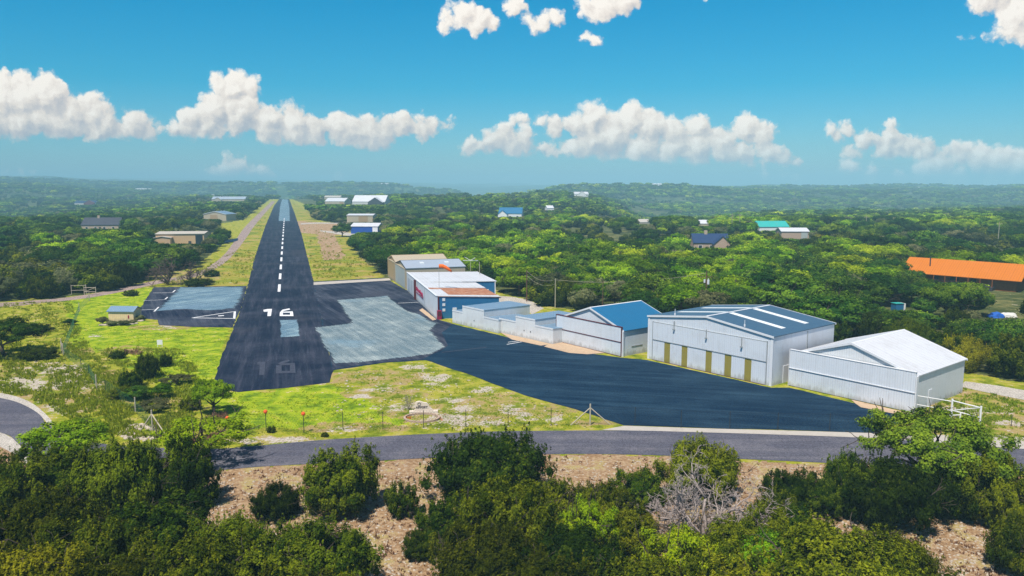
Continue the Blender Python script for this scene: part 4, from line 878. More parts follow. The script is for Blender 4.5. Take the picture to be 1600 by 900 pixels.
# gates
def pipegate(P0, rz, L_, h_, label, nbar=2, diag=True, mat='wood_post', r=.05):
    o = empty('pipe_gate', P0, rz, label, 'gate')
    MB().tube([(0, 0, 0), (0, 0, h_ + .2)], r * 1.5, 8).build('post', M[mat], o); MB().tube([(L_, 0, 0), (L_, 0, h_ + .2)], r * 1.5, 8).build('post', M[mat], o)
    mb = MB()
    for k in range(nbar): z_ = h_ * (1 - .55 * k); mb.tube([(.06, 0, z_), (L_ - .06, 0, z_)], r, 6)
    if diag: mb.tube([(.1, 0, h_ * .45), (L_ - .1, 0, h_)], r * .8, 6)
    mb.build('rails', M[mat], o); return o
pipegate(G(112, 460), R(12), 3.2, 2.1, 'tall cream pipe gate beside the gravel path at far left, the farther leaf', diag=False)
pipegate(G(132, 461), R(-5), 2.9, 1.8, 'lower cream pipe gate with diagonal bar next to the tall one', diag=True)
P_ = G(1441, 664); q_ = G(1486, 653)
pipegate(G(1430, 643), math.atan2(q_.y - G(1430, 643).y, q_.x - G(1430, 643).x), (q_ - G(1430, 643)).length, 1.9, 'long white pipe gate beside the side wall of the white hangar', diag=False, mat='white_paint')
ff = pipegate(G(1486, 653), R(-62), 3.2, 2.0, 'white pipe frame with slanting brace at the road entrance', diag=True, mat='white_paint', r=.07)
pipegate(G(1465, 668), R(8), 2.6, 1.3, 'short white pipe barrier behind the oak by the road', diag=False, mat='white_paint')

# ------- stone airport sign in its planted ring
P0 = G(661, 645); sg = empty('airport_sign', P0, R(6), 'carved limestone airport sign with round emblem inside a flower ring', 'sign')
prof = [(-1.75, .42), (1.95, .42), (1.6, .75), (1.25, .95), (1.05, 1.55), (.7, 1.9), (.1, 2.0), (-.5, 2.25), (-1.1, 2.2), (-1.5, 1.8), (-1.55, 1.2), (-1.35, .8)]
prof = [(x * .62, z * .62) for x, z in prof]
mb = MB(); mb.prism(prof, -.16, .16, 'y'); mb.build('slab', M['sign_stone'], sg)
MB().box(-1.55, -.32, -.05, 1.7, .32, .25).build('plinth', M['sign_stone'], sg)
def text(body, size, mat, parent, loc, rot=(R(90), 0, 0), ext=.01, name='lettering', bold=.012):
    cu = bpy.data.curves.new(name, 'FONT'); cu.body = body; cu.size = size; cu.extrude = ext; cu.align_x = 'CENTER'; cu.align_y = 'CENTER'; cu.offset = bold
    to = bpy.data.objects.new('tmp', cu); COL.objects.link(to); bpy.context.view_layer.update()
    me = bpy.data.meshes.new_from_object(to.evaluated_get(bpy.context.evaluated_depsgraph_get())); me.name = name
    COL.objects.unlink(to); bpy.data.objects.remove(to); me.materials.clear(); me.materials.append(mat)
    o = bpy.data.objects.new(name, me); COL.objects.link(o); o.parent = parent; o.location = loc; o.rotation_euler = rot; return o
text('AIRPORT', .33, M['sign_letters'], sg, (-.14, -.175, .70))
mb = MB(); ring = [(-.42 + .17 * math.cos(t_), -.175, 1.08 + .17 * math.sin(t_)) for t_ in np.linspace(0, 2 * math.pi, 21)]; mb.tube(ring, .03, 6); mb.build('emblem', M['sign_letters'], sg)
bed = G(659, 654); mb = MB(); 
ringo = empty('planter_ring', bed, 0, 'low oval brick and stone ring around the airport sign', 'planter')
N_ = 40; vo = []; 
for k in range(N_):
    t_ = 2 * math.pi * k / N_
    for rr_, z_ in ((1.0, 0), (1.0, .22), (.88, .22), (.88, 0)): vo.append((3.3 * rr_ * math.cos(t_) * .62, 2.1 * rr_ * math.sin(t_) * .8, z_))
fs = [(4 * k + q, 4 * ((k + 1) % N_) + q, 4 * ((k + 1) % N_) + (q + 1) % 4, 4 * k + (q + 1) % 4) for k in range(N_) for q in range(4)]
mb.add(vo, fs); mb.build('kerb', M['brick_pale'], ringo)

# ------------------------------------------------------------------ vegetation
def ico(sub):
    bm = bmesh.new(); bmesh.ops.create_icosphere(bm, subdivisions=sub, radius=1.0)
    v = np.array([x.co[:] for x in bm.verts]); f = np.array([[q.index for q in x.verts] for x in bm.faces]); bm.free(); return v, f
ICO1, ICO1F = ico(1); ICO2, ICO2F = ico(2)
def unit(a): return a / np.maximum(np.linalg.norm(a, axis=-1, keepdims=True), 1e-6)
def leafcloud(rng, lobes, lobr, nleaf, size, stretch=1.0, flat=0.75, hull=0.72, up=0.35, gap=0.0, hullsub=1, lobe_tint=0.5):
    """lobes: centres (n,3); lobr: radii (n,3). Small leaf clumps over every lobe, and a leafy core inside."""
    n = len(lobes); area = (lobr[:, 0] * lobr[:, 2]); cnt = np.maximum(4, (area / area.sum() * nleaf)).astype(int)
    li = np.repeat(np.arange(n), cnt); m = len(li)
    d = unit(rng.normal(size=(m, 3))); d[:, 2] = np.abs(d[:, 2]) * np.where(rng.random(m) < 0.24, -1, 1)
    rad = 0.78 + 0.34 * rng.random(m) ** 1.5
    c = lobes[li] + d * lobr[li] * rad[:, None]
    cn = unit((c - lobes.mean(0)) * [1, 1, 1.3]) if n > 3 else 0.0
    nrm = unit(d / lobr[li] * lobr[li].mean(1, keepdims=True) + cn * .75 + rng.normal(size=(m, 3)) * flat * .75 + np.array([0, 0, up]))
    t = unit(np.cross(nrm, rng.normal(size=(m, 3)))); b = np.cross(nrm, t)
    if stretch > 1: 
        upv = unit(d * 0.6 + np.array([0, 0, 1.0]) + rng.normal(size=(m, 3)) * .35); t = unit(upv - nrm * (upv * nrm).sum(1, keepdims=True)); b = np.cross(nrm, t)
    s = size * (0.6 + 0.8 * rng.random(m))[:, None]
    p0 = c + t * s * stretch; p1 = c - t * s * 0.55 * stretch + b * s * 0.8; p2 = c - t * s * 0.55 * stretch - b * s * 0.8; p1 += nrm * s * .25
    co = np.stack([p0, p1, p2], 1).reshape(-1, 3); f = np.arange(m * 3).reshape(-1, 3)
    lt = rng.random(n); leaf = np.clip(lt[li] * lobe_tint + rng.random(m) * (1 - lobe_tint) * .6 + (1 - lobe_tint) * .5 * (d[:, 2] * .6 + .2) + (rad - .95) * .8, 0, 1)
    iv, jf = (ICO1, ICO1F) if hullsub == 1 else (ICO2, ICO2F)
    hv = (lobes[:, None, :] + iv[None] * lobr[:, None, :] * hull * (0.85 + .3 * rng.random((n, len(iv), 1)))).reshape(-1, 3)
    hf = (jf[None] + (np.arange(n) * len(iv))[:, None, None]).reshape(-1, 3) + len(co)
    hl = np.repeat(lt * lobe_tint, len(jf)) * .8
    return np.concatenate([co, hv]), np.concatenate([f, hf]), np.concatenate([leaf, hl])
def ellip_lobes(rng, n, rx, rz, cz, lr, shell=(0.55, 0.9), zmin=-0.35, irregular=0.18):
    out_ = []; rr_ = []
    ph = rng.random(6) * 6.28
    while len(out_) < n:
        d = unit(rng.normal(size=3)); 
        if d[2] < zmin: continue
        az = math.atan2(d[1], d[0]); k = 1 + irregular * (math.sin(2 * az + ph[0]) + .7 * math.sin(3 * az + ph[1]) + .5 * math.sin(5 * az + ph[2])) * (1 - abs(d[2]) * .5)
        q = rng.uniform(*shell) * k
        out_.append((d[0] * rx * q, d[1] * rx * q, cz + d[2] * rz * q)); s = rng.uniform(.7, 1.35); rr_.append((lr * s, lr * s, lr * s * rng.uniform(.65, .95)))
    return np.array(out_), np.array(rr_)
def mesh_from(name, parts, mat):
    co = []; fs = []; lf = []; b = 0
    for c_, f_, l_ in parts: co.append(c_); fs.append(f_ + b); lf.append(l_); b += len(c_)
    return bigmesh(name, np.concatenate(co), np.concatenate(fs), 3, [mat], {'leaf': ('FACE', np.concatenate(lf))})
def limbs(mb, rng, base, top, r0, n, spread, rise, depth=2, r_min=.02):
    """a trunk from base to top, then limbs that fork"""
    def grow(p, d, L_, r, lv):
        pts = [p]; q = p.copy(); dd2 = d.copy()
        for k in range(3):
            dd2 = unit(dd2 + rng.normal(size=3) * .22 + np.array([0, 0, .08])); q = q + dd2 * L_ / 3; pts.append(q)
        mb.tube(pts, [r, r * .85, r * .7, r * .5], 5 if lv else 6)
        if lv < depth:
            for k in range(rng.integers(2, 4)): grow(pts[rng.integers(2, 4)], unit(dd2 + rng.normal(size=3) * .75), L_ * .68, r * .55, lv + 1)
    mid_ = (np.array(base) + np.array(top)) / 2 + rng.normal(size=3) * .12
    mb.tube([base, mid_, top], [r0 * 1.25, r0, r0 * .8], 8)
    for k in range(n):
        a_ = 6.283 * (k + rng.random() * .6) / n; grow(np.array(top) - np.array([0, 0, rng.random() * .5]), unit(np.array([math.cos(a_) * spread, math.sin(a_) * spread, rise])), spread * 1.6, r0 * .55, 0)
PROTO = {}
def proto(key, crown_parts, mat, trunkfn, rad, ht, cname='crown', tmat='bark'):
    cm = mesh_from(key + '_' + cname, crown_parts, M[mat]); mb = MB(); trunkfn(mb)
    me = bpy.data.meshes.new(key + '_trunk'); me.from_pydata(mb.v, [], mb.f); me.materials.append(M[tmat]); me.polygons.foreach_set('use_smooth', [True] * len(me.polygons))
    q = np.concatenate([c_[0] for c_ in crown_parts]); rad = float(np.percentile(np.hypot(q[:, 0], q[:, 1]), 96)); ht = float(np.percentile(q[:, 2], 99.7))
    PROTO[key] = (cm, me, rad, ht)
def juniper(key, seed, rx, hh, mat, nl=120, nleaf=34000, sz=.046):
    """upright sprays standing off a rounded bush, dark gaps between them"""
    rng = np.random.default_rng(seed); cz = hh * .46
    L1, R1 = ellip_lobes(rng, int(nl * 1.15), rx, hh * .50, cz, rx * .115, (.55, 1.0), -.75, .14); R1[:, 2] *= 2.6
    lean = unit(L1 - np.array([0, 0, cz * .2]))
    L2, R2 = ellip_lobes(rng, 22, rx * .62, hh * .36, cz * .95, rx * .24, (.2, .8), -.8, .08)
    L1[:, 2] = np.maximum(L1[:, 2], R1[:, 2] * .55 + .1)
    a_ = leafcloud(rng, L1, R1, int(nleaf * .80), sz, 2.1, .7, .50, .3, lobe_tint=.50); b_ = leafcloud(rng, L2, R2, int(nleaf * .12), sz, 1.6, .8, .9, .3)
    n = 620; k = rng.integers(0, len(L1), n)
    L3 = L1[k] + np.stack([rng.normal(size=n) * .5, rng.normal(size=n) * .5, rng.uniform(.3, 1.15, n)], 1) * R1[k] + lean[k] * rx * rng.uniform(.02, .14, (n, 1)); R3 = np.stack([np.full(n, sz * 1.2), np.full(n, sz * 1.2), sz * rng.uniform(2.5, 5.0, n)], 1)
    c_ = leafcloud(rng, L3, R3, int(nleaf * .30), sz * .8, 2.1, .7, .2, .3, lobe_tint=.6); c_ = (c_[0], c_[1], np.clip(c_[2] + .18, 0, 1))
    def tr(mb): limbs(mb, rng, (0, 0, -.15), (.1, 0, hh * .3), .13, 4, rx * .46, 1.2, 2)
    proto(key, [a_, b_, c_], mat, tr, rx, hh)
def broad(key, seed, rx, hh, mat, nl=34, nleaf=9000, sz=.13, th=None, flat=.8, open_=.0, lr=.27):
    rng = np.random.default_rng(seed); cz = hh * .62; rz = hh * .36
    L1, R1 = ellip_lobes(rng, nl, rx, rz, cz, rx * lr, (.5, .88), -.45, .14)
    parts = [leafcloud(rng, L1, R1, int(nleaf * .8), sz, 1.0, flat, .60 if not open_ else .40, .3, lobe_tint=.55)]
    n = 90; k = rng.integers(0, nl, n); d = unit(rng.normal(size=(n, 3))); d[:, 2] = np.abs(d[:, 2]) * .8
    L3 = L1[k] + d * R1[k] * 1.05; R3 = np.tile([[rx * .075] * 3], (n, 1)) * rng.uniform(.6, 1.4, (n, 1))
    parts.append(leafcloud(rng, L3, R3, int(nleaf * .3), sz, 1.0, flat, .5, .3, lobe_tint=.5))
    if not open_:
        L2 = np.array([[0, 0, cz]]); R2 = np.array([[rx * .62, rx * .62, rz * .62]]); parts.append(leafcloud(rng, L2, R2, 200, sz, hull=.95, hullsub=2))
    def tr(mb): limbs(mb, rng, (0, 0, -.2), (.15, .1, hh * .33), .20, 5, rx * .42, .8, 2)
    proto(key, parts, mat, tr, rx, hh)
def bare(key, seed, rx, hh, depth=4, n=7, r0=.16, mat='dead_wood', twig=.35):
    rng = np.random.default_rng(seed); mb = MB()
    def grow(p, d, L_, r, lv):
        pts = [p]; q = p.copy(); dd2 = d.copy()
        for k in range(3): dd2 = unit(dd2 + rng.normal(size=3) * .30); q = q + dd2 * L_ / 3; pts.append(q)
        mb.tube(pts, [r, r * .8, r * .62, r * .42], 4 if lv > 1 else 6)
        if lv < depth:
            for k in range(3 if lv < depth - 1 else 4): grow(pts[rng.integers(1, 4)], unit(dd2 + rng.normal(size=3) * .62 + [0, 0, .1]), L_ * .68, max(.012, r * .55), lv + 1)
    for k in range(n):
        a_ = 6.283 * (k + rng.random() * .5) / n; grow(np.array([0, 0, hh * .06]), unit(np.array([math.cos(a_), math.sin(a_), hh / rx * .75 + rng.random() * .4])), rx * .52, r0 * rng.uniform(.6, 1), 0)
    me = bpy.data.meshes.new(key + '_branches'); me.from_pydata(mb.v, [], mb.f); me.materials.append(M[mat]); me.polygons.foreach_set('use_smooth', [True] * len(me.polygons))
    PROTO[key] = (None, me, rx, hh)
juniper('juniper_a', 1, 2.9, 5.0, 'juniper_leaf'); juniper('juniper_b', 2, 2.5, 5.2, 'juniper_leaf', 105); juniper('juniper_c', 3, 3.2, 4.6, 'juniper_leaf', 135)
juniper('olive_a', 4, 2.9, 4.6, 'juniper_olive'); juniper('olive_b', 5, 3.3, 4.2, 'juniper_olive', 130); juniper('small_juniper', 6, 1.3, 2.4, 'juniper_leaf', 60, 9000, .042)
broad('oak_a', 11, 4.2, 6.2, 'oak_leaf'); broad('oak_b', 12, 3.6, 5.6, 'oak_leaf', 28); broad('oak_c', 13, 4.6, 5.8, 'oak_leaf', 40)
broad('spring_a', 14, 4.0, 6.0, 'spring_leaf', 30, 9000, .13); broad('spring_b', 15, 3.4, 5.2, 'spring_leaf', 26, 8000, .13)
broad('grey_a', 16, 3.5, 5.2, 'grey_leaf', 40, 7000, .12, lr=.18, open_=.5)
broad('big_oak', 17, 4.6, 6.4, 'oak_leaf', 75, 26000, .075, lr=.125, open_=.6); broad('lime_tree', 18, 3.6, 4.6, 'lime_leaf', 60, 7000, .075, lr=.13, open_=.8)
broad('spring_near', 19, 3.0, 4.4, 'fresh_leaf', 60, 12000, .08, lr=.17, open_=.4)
bare('dead_a', 21, 3.4, 4.0, 5, 7, .11); bare('dead_b', 22, 4.2, 6.2, 4, 6, .22, 'dead_twig'); bare('dead_c', 23, 2.4, 3.2, 4, 6, .07, 'dead_wood')
# lighter versions for the distance
def lite(key, seed, rx, hh, mat, nl, nleaf, sz, kind):
    rng = np.random.default_rng(seed)
    if kind == 'j': L1, R1 = ellip_lobes(rng, nl, rx, hh * .5, hh * .47, rx * .30, (.5, .85), -.6, .1); R1[:, 2] *= 1.35; cz = hh * .45; rz = hh * .4
    else: L1, R1 = ellip_lobes(rng, nl, rx, hh * .36, hh * .60, rx * .32, (.5, .88), -.4, .14); cz = hh * .55; rz = hh * .30
    parts = [leafcloud(rng, L1, R1, nleaf, sz, 1.0, .8, .72, .3, lobe_tint=.55), leafcloud(rng, np.array([[0, 0, cz]]), np.array([[rx * .66, rx * .66, rz]]), 30, sz, hull=.95, hullsub=2)]
    def tr(mb): mb.tube([(0, 0, -.3), (.1, 0, hh * .5)], [.2, .1], 5)
    proto(key, parts, mat, tr, rx, hh)
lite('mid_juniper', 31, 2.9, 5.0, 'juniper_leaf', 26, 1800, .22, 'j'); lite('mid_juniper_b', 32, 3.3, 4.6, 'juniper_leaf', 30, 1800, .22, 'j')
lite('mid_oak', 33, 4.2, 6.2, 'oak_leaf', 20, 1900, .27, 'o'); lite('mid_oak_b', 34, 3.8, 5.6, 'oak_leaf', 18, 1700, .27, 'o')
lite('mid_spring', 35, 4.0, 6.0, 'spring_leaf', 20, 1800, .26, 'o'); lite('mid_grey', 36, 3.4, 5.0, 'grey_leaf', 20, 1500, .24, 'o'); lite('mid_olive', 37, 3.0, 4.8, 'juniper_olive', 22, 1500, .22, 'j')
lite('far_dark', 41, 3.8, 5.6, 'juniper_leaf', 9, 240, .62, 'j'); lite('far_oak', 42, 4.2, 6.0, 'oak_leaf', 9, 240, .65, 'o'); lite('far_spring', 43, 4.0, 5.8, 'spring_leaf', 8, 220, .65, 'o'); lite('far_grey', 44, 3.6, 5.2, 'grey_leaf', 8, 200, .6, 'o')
KNAME = {'juniper': 'juniper_tree', 'olive': 'juniper_tree', 'oak': 'oak_tree', 'spring': 'leafy_tree', 'grey': 'scrub_tree', 'lime': 'leafy_tree', 'dead': 'bare_tree', 'big': 'oak_tree', 'small': 'juniper_shrub', 'mid': 'tree'}
def plant(key, P0, w_, h_, rot, label, cat='tree', group=None, name=None):
    """one plant of its own: width w_ and height h_ in metres"""
    cm, tm, rx, hh = PROTO[key]; sx_ = w_ / (2 * rx); sz_ = h_ / hh
    nm = name or KNAME.get(key.split('_')[0], 'tree')
    if cm is None:
        o = bpy.data.objects.new(nm, tm); COL.objects.link(o); o.location = P0; o.rotation_euler = (0, 0, rot); o.scale = (sx_, sx_, sz_); return tag(o, label, cat, group)
    o = empty(nm, P0, rot, label, cat, group); o.scale = (sx_, sx_, sz_)
    for n_, me in (('trunk', tm), ('crown', cm)):
        c_ = bpy.data.objects.new(n_, me); COL.objects.link(c_); c_.parent = o
    return o
def by_px(key, px, yb, wpx, hpx_, label, rot=0.0, cat='tree', group=None, name=None, sink=0.1):
    """place by the photo: base pixel, width and height in pixels"""
    if key.startswith(('jun', 'oli')): wpx *= .94; hpx_ *= .91
    P0 = G(px, yb); f = P0.y * CP + H * SP; h_ = hpx(P0, yb - hpx_); P0.z = -sink
    return plant(key, P0, wpx / F * f, h_ + sink, rot, label, cat, group, name)
jl = 'dark green juniper '
NEAR = [
 # the ones by the road and in the clearing
 ('juniper_b', 535, 797, 132, 108, 1.0, jl + 'tall and dense, alone in the clearing below the road'),
 ('juniper_a', 430, 808, 82, 58, 2.0, jl + 'low and round, at the left edge of the stony clearing'),
 ('small_juniper', 630, 805, 58, 53, .5, 'small round juniper bush in the middle of the stony clearing'),
 ('juniper_c', 765, 772, 196, 106, 3.0, jl + 'wide and domed, against the road at the centre'),
 ('small_juniper', 537, 800, 40, 38, 2.5, 'small yellowish juniper sapling at the foot of the tall clearing juniper'),
 ('juniper_a', 272, 790, 138, 120, 1.3, jl + 'darkest of the left clump, touching the road'),
 ('juniper_c', 195, 800, 165, 124, 2.2, jl + 'second in the left clump, left of the darkest one'),
 ('juniper_b', 100, 800, 150, 106, 4.2, jl + 'third in the left clump, below the green road oak'),
 ('juniper_a', 20, 790, 140, 92, 5.2, jl + 'at the left frame edge below the road bend'),
 ('juniper_b', 1235, 790, 100, 60, .4, jl + 'low one at the road verge right of the dead brush'),
 ('juniper_c', 1385, 815, 170, 110, 1.7, jl + 'broad and nearly black, below the road oak at right'),
 ('juniper_a', 1330, 800, 110, 100, 2.9, jl + 'upright one at the left foot of the road oak'),
 ('juniper_b', 1540, 810, 125, 115, 3.9, jl + 'tall one at the right foot of the road oak'),
 ('juniper_a', 1585, 830, 100, 90, 0.9, jl + 'at the right frame edge below the road'),
 ('juniper_c', 1470, 800, 130, 90, 5.0, jl + 'between the two right clumps under the oak branches'),
 ('juniper_a', 1090, 775, 150, 96, 2.0, jl + 'behind the grey dead brush, its top over the road'),
 ('juniper_b', 1000, 790, 90, 62, 3.0, jl + 'low one at the verge left of the dead brush'),
 ('juniper_b', 1290, 800, 90, 60, 2.2, jl + 'low one at the verge left of the oak clump'),
 ('olive_a', 945, 815, 110, 62, 1.4, 'olive juniper just under the bare verge at centre right'),
 ('juniper_a', 1215, 835, 110, 70, 5.1, jl + 'close behind the small grey dead bush'),
 ('olive_b', 1400, 900, 130, 70, .3, 'olive juniper at the left rim of the right stony slope'),
 ('juniper_c', 735, 905, 130, 84, 4.9, jl + 'at the left rim of the middle mass beside the path'),
 ('juniper_b', 660, 868, 66, 44, .9, jl + 'short one leaning into the stony path'),
 ('olive_a', 1290, 895, 130, 80, 2.9, 'olive juniper behind the wide yellow one at bottom right'),
 # bottom left mass
 ('olive_a', 60, 880, 190, 110, .2, 'olive juniper in the bottom left mass, near the left frame edge'),
 ('juniper_b', 250, 880, 180, 110, 1.2, jl + 'rounded, in the bottom left mass below the darkest one'),
 ('juniper_c', 370, 905, 175, 105, 2.4, jl + 'in the bottom left mass, bordering the clearing'),
 ('juniper_a', 505, 925, 190, 118, 3.3, jl + 'at the bottom frame edge left of the stony path'),
 ('olive_b', 150, 925, 210, 115, 4.4, 'olive juniper bottom left, second from the frame corner'),
 ('olive_a', 300, 965, 220, 130, 5.5, 'olive juniper with upright plumes at the bottom frame edge, left part'),
 ('juniper_b', 430, 960, 170, 110, .8, jl + 'cut by the bottom frame edge below the clearing'),
 ('olive_b', 20, 990, 260, 140, 1.9, 'olive juniper filling the bottom left frame corner'),
 ('olive_a', 180, 1010, 230, 140, 2.7, 'olive juniper cut by the bottom edge right of the frame corner'),
 ('olive_b', 530, 990, 150, 90, 3.6, 'low olive juniper cut by the bottom edge beside the path'),
 ('olive_a', 420, 1020, 200, 120, 4.6, 'yellow olive juniper at the bottom edge below the left mass'),
 # bottom middle mass
 ('juniper_b', 700, 850, 110, 78, 1.1, jl + 'at the right side of the stony path, first of the middle mass'),
 ('olive_a', 800, 865, 190, 125, 2.1, 'olive juniper with bright tips in the middle mass under the domed one'),
 ('juniper_a', 880, 840, 150, 95, 3.1, jl + 'in the middle mass just below the road verge'),
 ('olive_b', 770, 935, 200, 115, 4.1, 'olive juniper in the middle mass near the bottom edge'),
 ('juniper_c', 900, 930, 190, 110, 5.1, jl + 'in the middle mass above the bottom edge'),
 ('olive_a', 850, 990, 220, 120, .6, 'olive juniper cut by the bottom edge at centre'),
 ('olive_b', 1000, 985, 220, 125, 1.6, 'olive juniper cut by the bottom edge right of centre'),
 ('juniper_b', 975, 870, 130, 85, 2.6, jl + 'behind the bright green sapling in the middle mass'),
 ('olive_a', 1130, 940, 190, 110, 3.7, 'olive juniper in front of the dead brush'),
 ('juniper_a', 1180, 880, 160, 90, 4.7, jl + 'to the right of the dead brush, below the verge'),
 ('olive_b', 1310, 960, 300, 140, 5.7, 'wide yellow olive juniper at the bottom right with grey twigs'),
 ('olive_a', 1150, 1010, 240, 120, .1, 'olive juniper cut by the bottom edge right of the middle mass'),
 ('juniper_b', 1250, 870, 120, 75, 1.4, jl + 'low one between the dead brush and the right clump'),
 ('olive_b', 1460, 990, 180, 90, 2.3, 'low olive juniper at the bottom edge near the right stony slope'),
 ('juniper_a', 1600, 900, 120, 100, 3.2, jl + 'at the right frame edge above the corner'),
]
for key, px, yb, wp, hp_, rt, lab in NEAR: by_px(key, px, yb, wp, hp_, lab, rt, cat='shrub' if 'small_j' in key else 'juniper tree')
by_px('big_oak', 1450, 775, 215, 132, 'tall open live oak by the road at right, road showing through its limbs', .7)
by_px('spring_near', 100, 735, 125, 72, 'green oak with dark forked limbs at the left road bend', 1.9)
by_px('lime_tree', 325, 722, 150, 68, 'thin yellow green tree leaning over the road at left', 2.2)
by_px('spring_near', 333, 645, 60, 50, 'small bright green tree at the lower left corner of the runway', .3)
by_px('big_oak', 8, 556, 120, 56, 'flat topped dark oak at the left frame edge', 3.3)
by_px('lime_tree', 920, 880, 90, 98, 'thin bright green sapling rising out of the middle juniper mass', 1.1)
by_px('lime_tree', 1060, 930, 130, 105, 'yellow green sapling in front of the dead brush', 4.0)
by_px('spring_near', 1190, 935, 110, 90, 'small fresh green tree low right of the dead brush', 5.0)
by_px('dead_a', 1095, 842, 240, 128, 'tangle of grey dead branches in the right foreground', .5, cat='dead tree')
by_px('dead_c', 1170, 860, 100, 52, 'small grey dead bush right of the large tangle', 1.5, cat='dead tree')
by_px('dead_c', 895, 880, 60, 62, 'small grey dead shrub among the middle junipers', 2.5, cat='dead tree')
by_px('dead_c', 1225, 850, 70, 50, 'pale dead twigs low between the right junipers', 3.5, cat='dead tree')
by_px('dead_b', 262, 446, 82, 58, 'large bare grey brown tree left of the left apron, left one of the pair', 1.2, cat='bare tree')
by_px('dead_b', 300, 444, 66, 46, 'bare brown tree left of the left apron, right one of the pair', 3.2, cat='bare tree')
by_px('dead_c', 639, 640, 26, 32, 'leafless brown shrub left of the stone airport sign', 1.5, cat='shrub', name='bare_shrub')
by_px('oak_b', 535, 370, 30, 22, 'dark oak standing alone in front of the royal blue hangar', .4)
by_px('oak_b', 586, 373, 14, 11, 'small round tree right of the royal blue hangar', .4)
# shrubs on the lawn
for i, (px, yb, wp, hp_, key, lab) in enumerate(((232, 590, 44, 42, 'juniper_a', 'tallest dark green bush in the rough grass left of the runway'), (205, 606, 40, 30, 'juniper_b', 'dark bush left of the tallest one in the rough grass'), (258, 572, 26, 20, 'juniper_a', 'small dark bush right of the tallest one in the rough grass'),
        (190, 622, 40, 20, 'juniper_c', 'low dark bush in the rough grass above the white post'), (250, 622, 36, 22, 'spring_b', 'leafy green bush in the rough grass below the dark ones'), (215, 625, 40, 22, 'oak_b', 'green bush between the white post and the leafy one'), (182, 505, 40, 10, 'dry', ''),
        (185, 560, 26, 14, 'juniper_c', 'low bush at the upper end of the rough grass'), (298, 640, 34, 22, 'juniper_b', 'dark bush next to the bright tree at the runway corner'), (205, 462, 26, 10, 'juniper_b', 'low dark bush on the grass by the left apron'), (50, 520, 60, 14, 'juniper_c', 'low dark shrubs mass right of the flat topped oak'),
        (60, 560, 60, 18, 'olive_b', 'brown olive scrub under the flat topped oak'), (110, 508, 20, 10, 'oak_b', 'small green bush at the green fence'), (424, 676, 14, 12, 'juniper_a', 'tiny round dark bush at the fence by the road'), (508, 682, 14, 7, 'juniper_b', 'tiny low bush on the road verge'), (310, 470 - 24, 50, 12, 'juniper_c', 'low bushes under the bare trees'),
        (330, 432, 26, 12, 'juniper_a', 'dark bush on the slope between path and runway'), (1465, 655, 16, 26, 'juniper_b', 'narrow bush at the white gate'), (275, 600, 50, 14, 'grey_a', 'grey scrub in the rough grass'), (240, 640, 60, 14, 'grey_a', 'pale grey scrub below the bushes'))):
    if key == 'dry': continue
    by_px(key, px, yb, wp, hp_, lab, i * 1.3, cat='bush', name='bush')
for i, (px, yb, wp, hp_) in enumerate(((160, 507, 18, 12), (176, 509, 20, 8), (195, 508, 20, 8), (207, 506, 14, 7), (218, 501, 16, 9))):
    by_px('mid_grey', px, yb, wp, hp_, ('dark shrub at the left corner of the cream shed', 'low shrub in the bed before the cream shed, left of the middle', 'low shrub in the bed before the cream shed, right of the middle', 'smallest shrub in the bed before the cream shed', 'dark shrub at the right end of the cream shed')[i], i * 1.1, cat='bush', name='bush')

# scattered woods
rng = np.random.default_rng(77)
xs_, ys_ = [], []
D = 96.0
while D < 3300:
    sp = 5.1 if D < 280 else 5.8 * max(1.0, (D / 500)) ** .62
    half = D * 0.80 + 25; n = int(2 * half / sp); x = (np.arange(n) + rng.random(n) * 1.0 - .5) * sp - half; y = D + (rng.random(n) - .5) * sp
    xs_.append(x); ys_.append(y); D += sp * .95
TX = np.concatenate(xs_); TY = np.concatenate(ys_); TZ = height(TX, TY)
fx_, fy_ = flatpx(TX, TY)
keep = ~((pip(fx_, fy_, OPEN) | pip(fx_, fy_, OPEN2)) & (TY < 1450)) & (TY > 100)
for bx in (('apron',),): pass
glade = fbm(TX / 45, TY / 45, 5, 3) + .25 * (rng.random(len(TX)) - .5)
right_yard = (fx_ > 1380) & (fx_ < 1700) & (fy_ > 452) & (fy_ < 600)
keep &= glade < np.where(TY < 260, .80, np.where(TY < 900, .60, .535)); keep &= ~(pip(fx_, fy_, [(1515, 482), (1515, 458), (1640, 452), (1640, 502), (1560, 502)]))
keep &= ~pip(fx_, fy_, [(430, 296), (434, 313), (460, 313), (474, 318), (484, 330), (505, 330), (490, 312)])
def inrot(O, ang, x0, x1, y0, y1):
    c_, s_ = math.cos(ang), math.sin(ang); dx, dy = TX - O[0], TY - O[1]; lx = dx * c_ + dy * s_; ly = -dx * s_ + dy * c_
    return (lx > x0) & (lx < x1) & (ly > y0) & (ly < y1)
for o in list(COL.objects):
    if o.parent is None and o.type == 'EMPTY' and o.get('category') in ('hangar', 'building', 'lodge', 'barn', 'house', 'shed'):
        bb = [c_.bound_box for c_ in o.children if c_.type == 'MESH']; P_ = [Vector(q) for b__ in bb for q in b__]
        if P_:
            mg = 3.2 if o.location.y < 600 else 4.5
            keep &= ~inrot(o.location, o.rotation_euler.z, min(q.x for q in P_) - mg, max(q.x for q in P_) + mg, min(q.y for q in P_) - mg, max(q.y for q in P_) + mg)
kn = fbm(TX / 70, TY / 70, 15, 3); kn2 = rng.random(len(TX))
ppx = 800 + F * TX / (TY * CP + 20 * SP)
bright = np.clip((ppx - 560) / 250, 0, 1) * np.clip((1500 - ppx) / 300, .35, 1) * .25 + .06; bright = np.where((ppx > 650) & (TY < 330) & (ppx < 1250), .38, bright)
bright = np.where(TY > 900, bright * .8 + .06, bright); bright = np.where((ppx < 350) & (TY < 260), .06, bright)
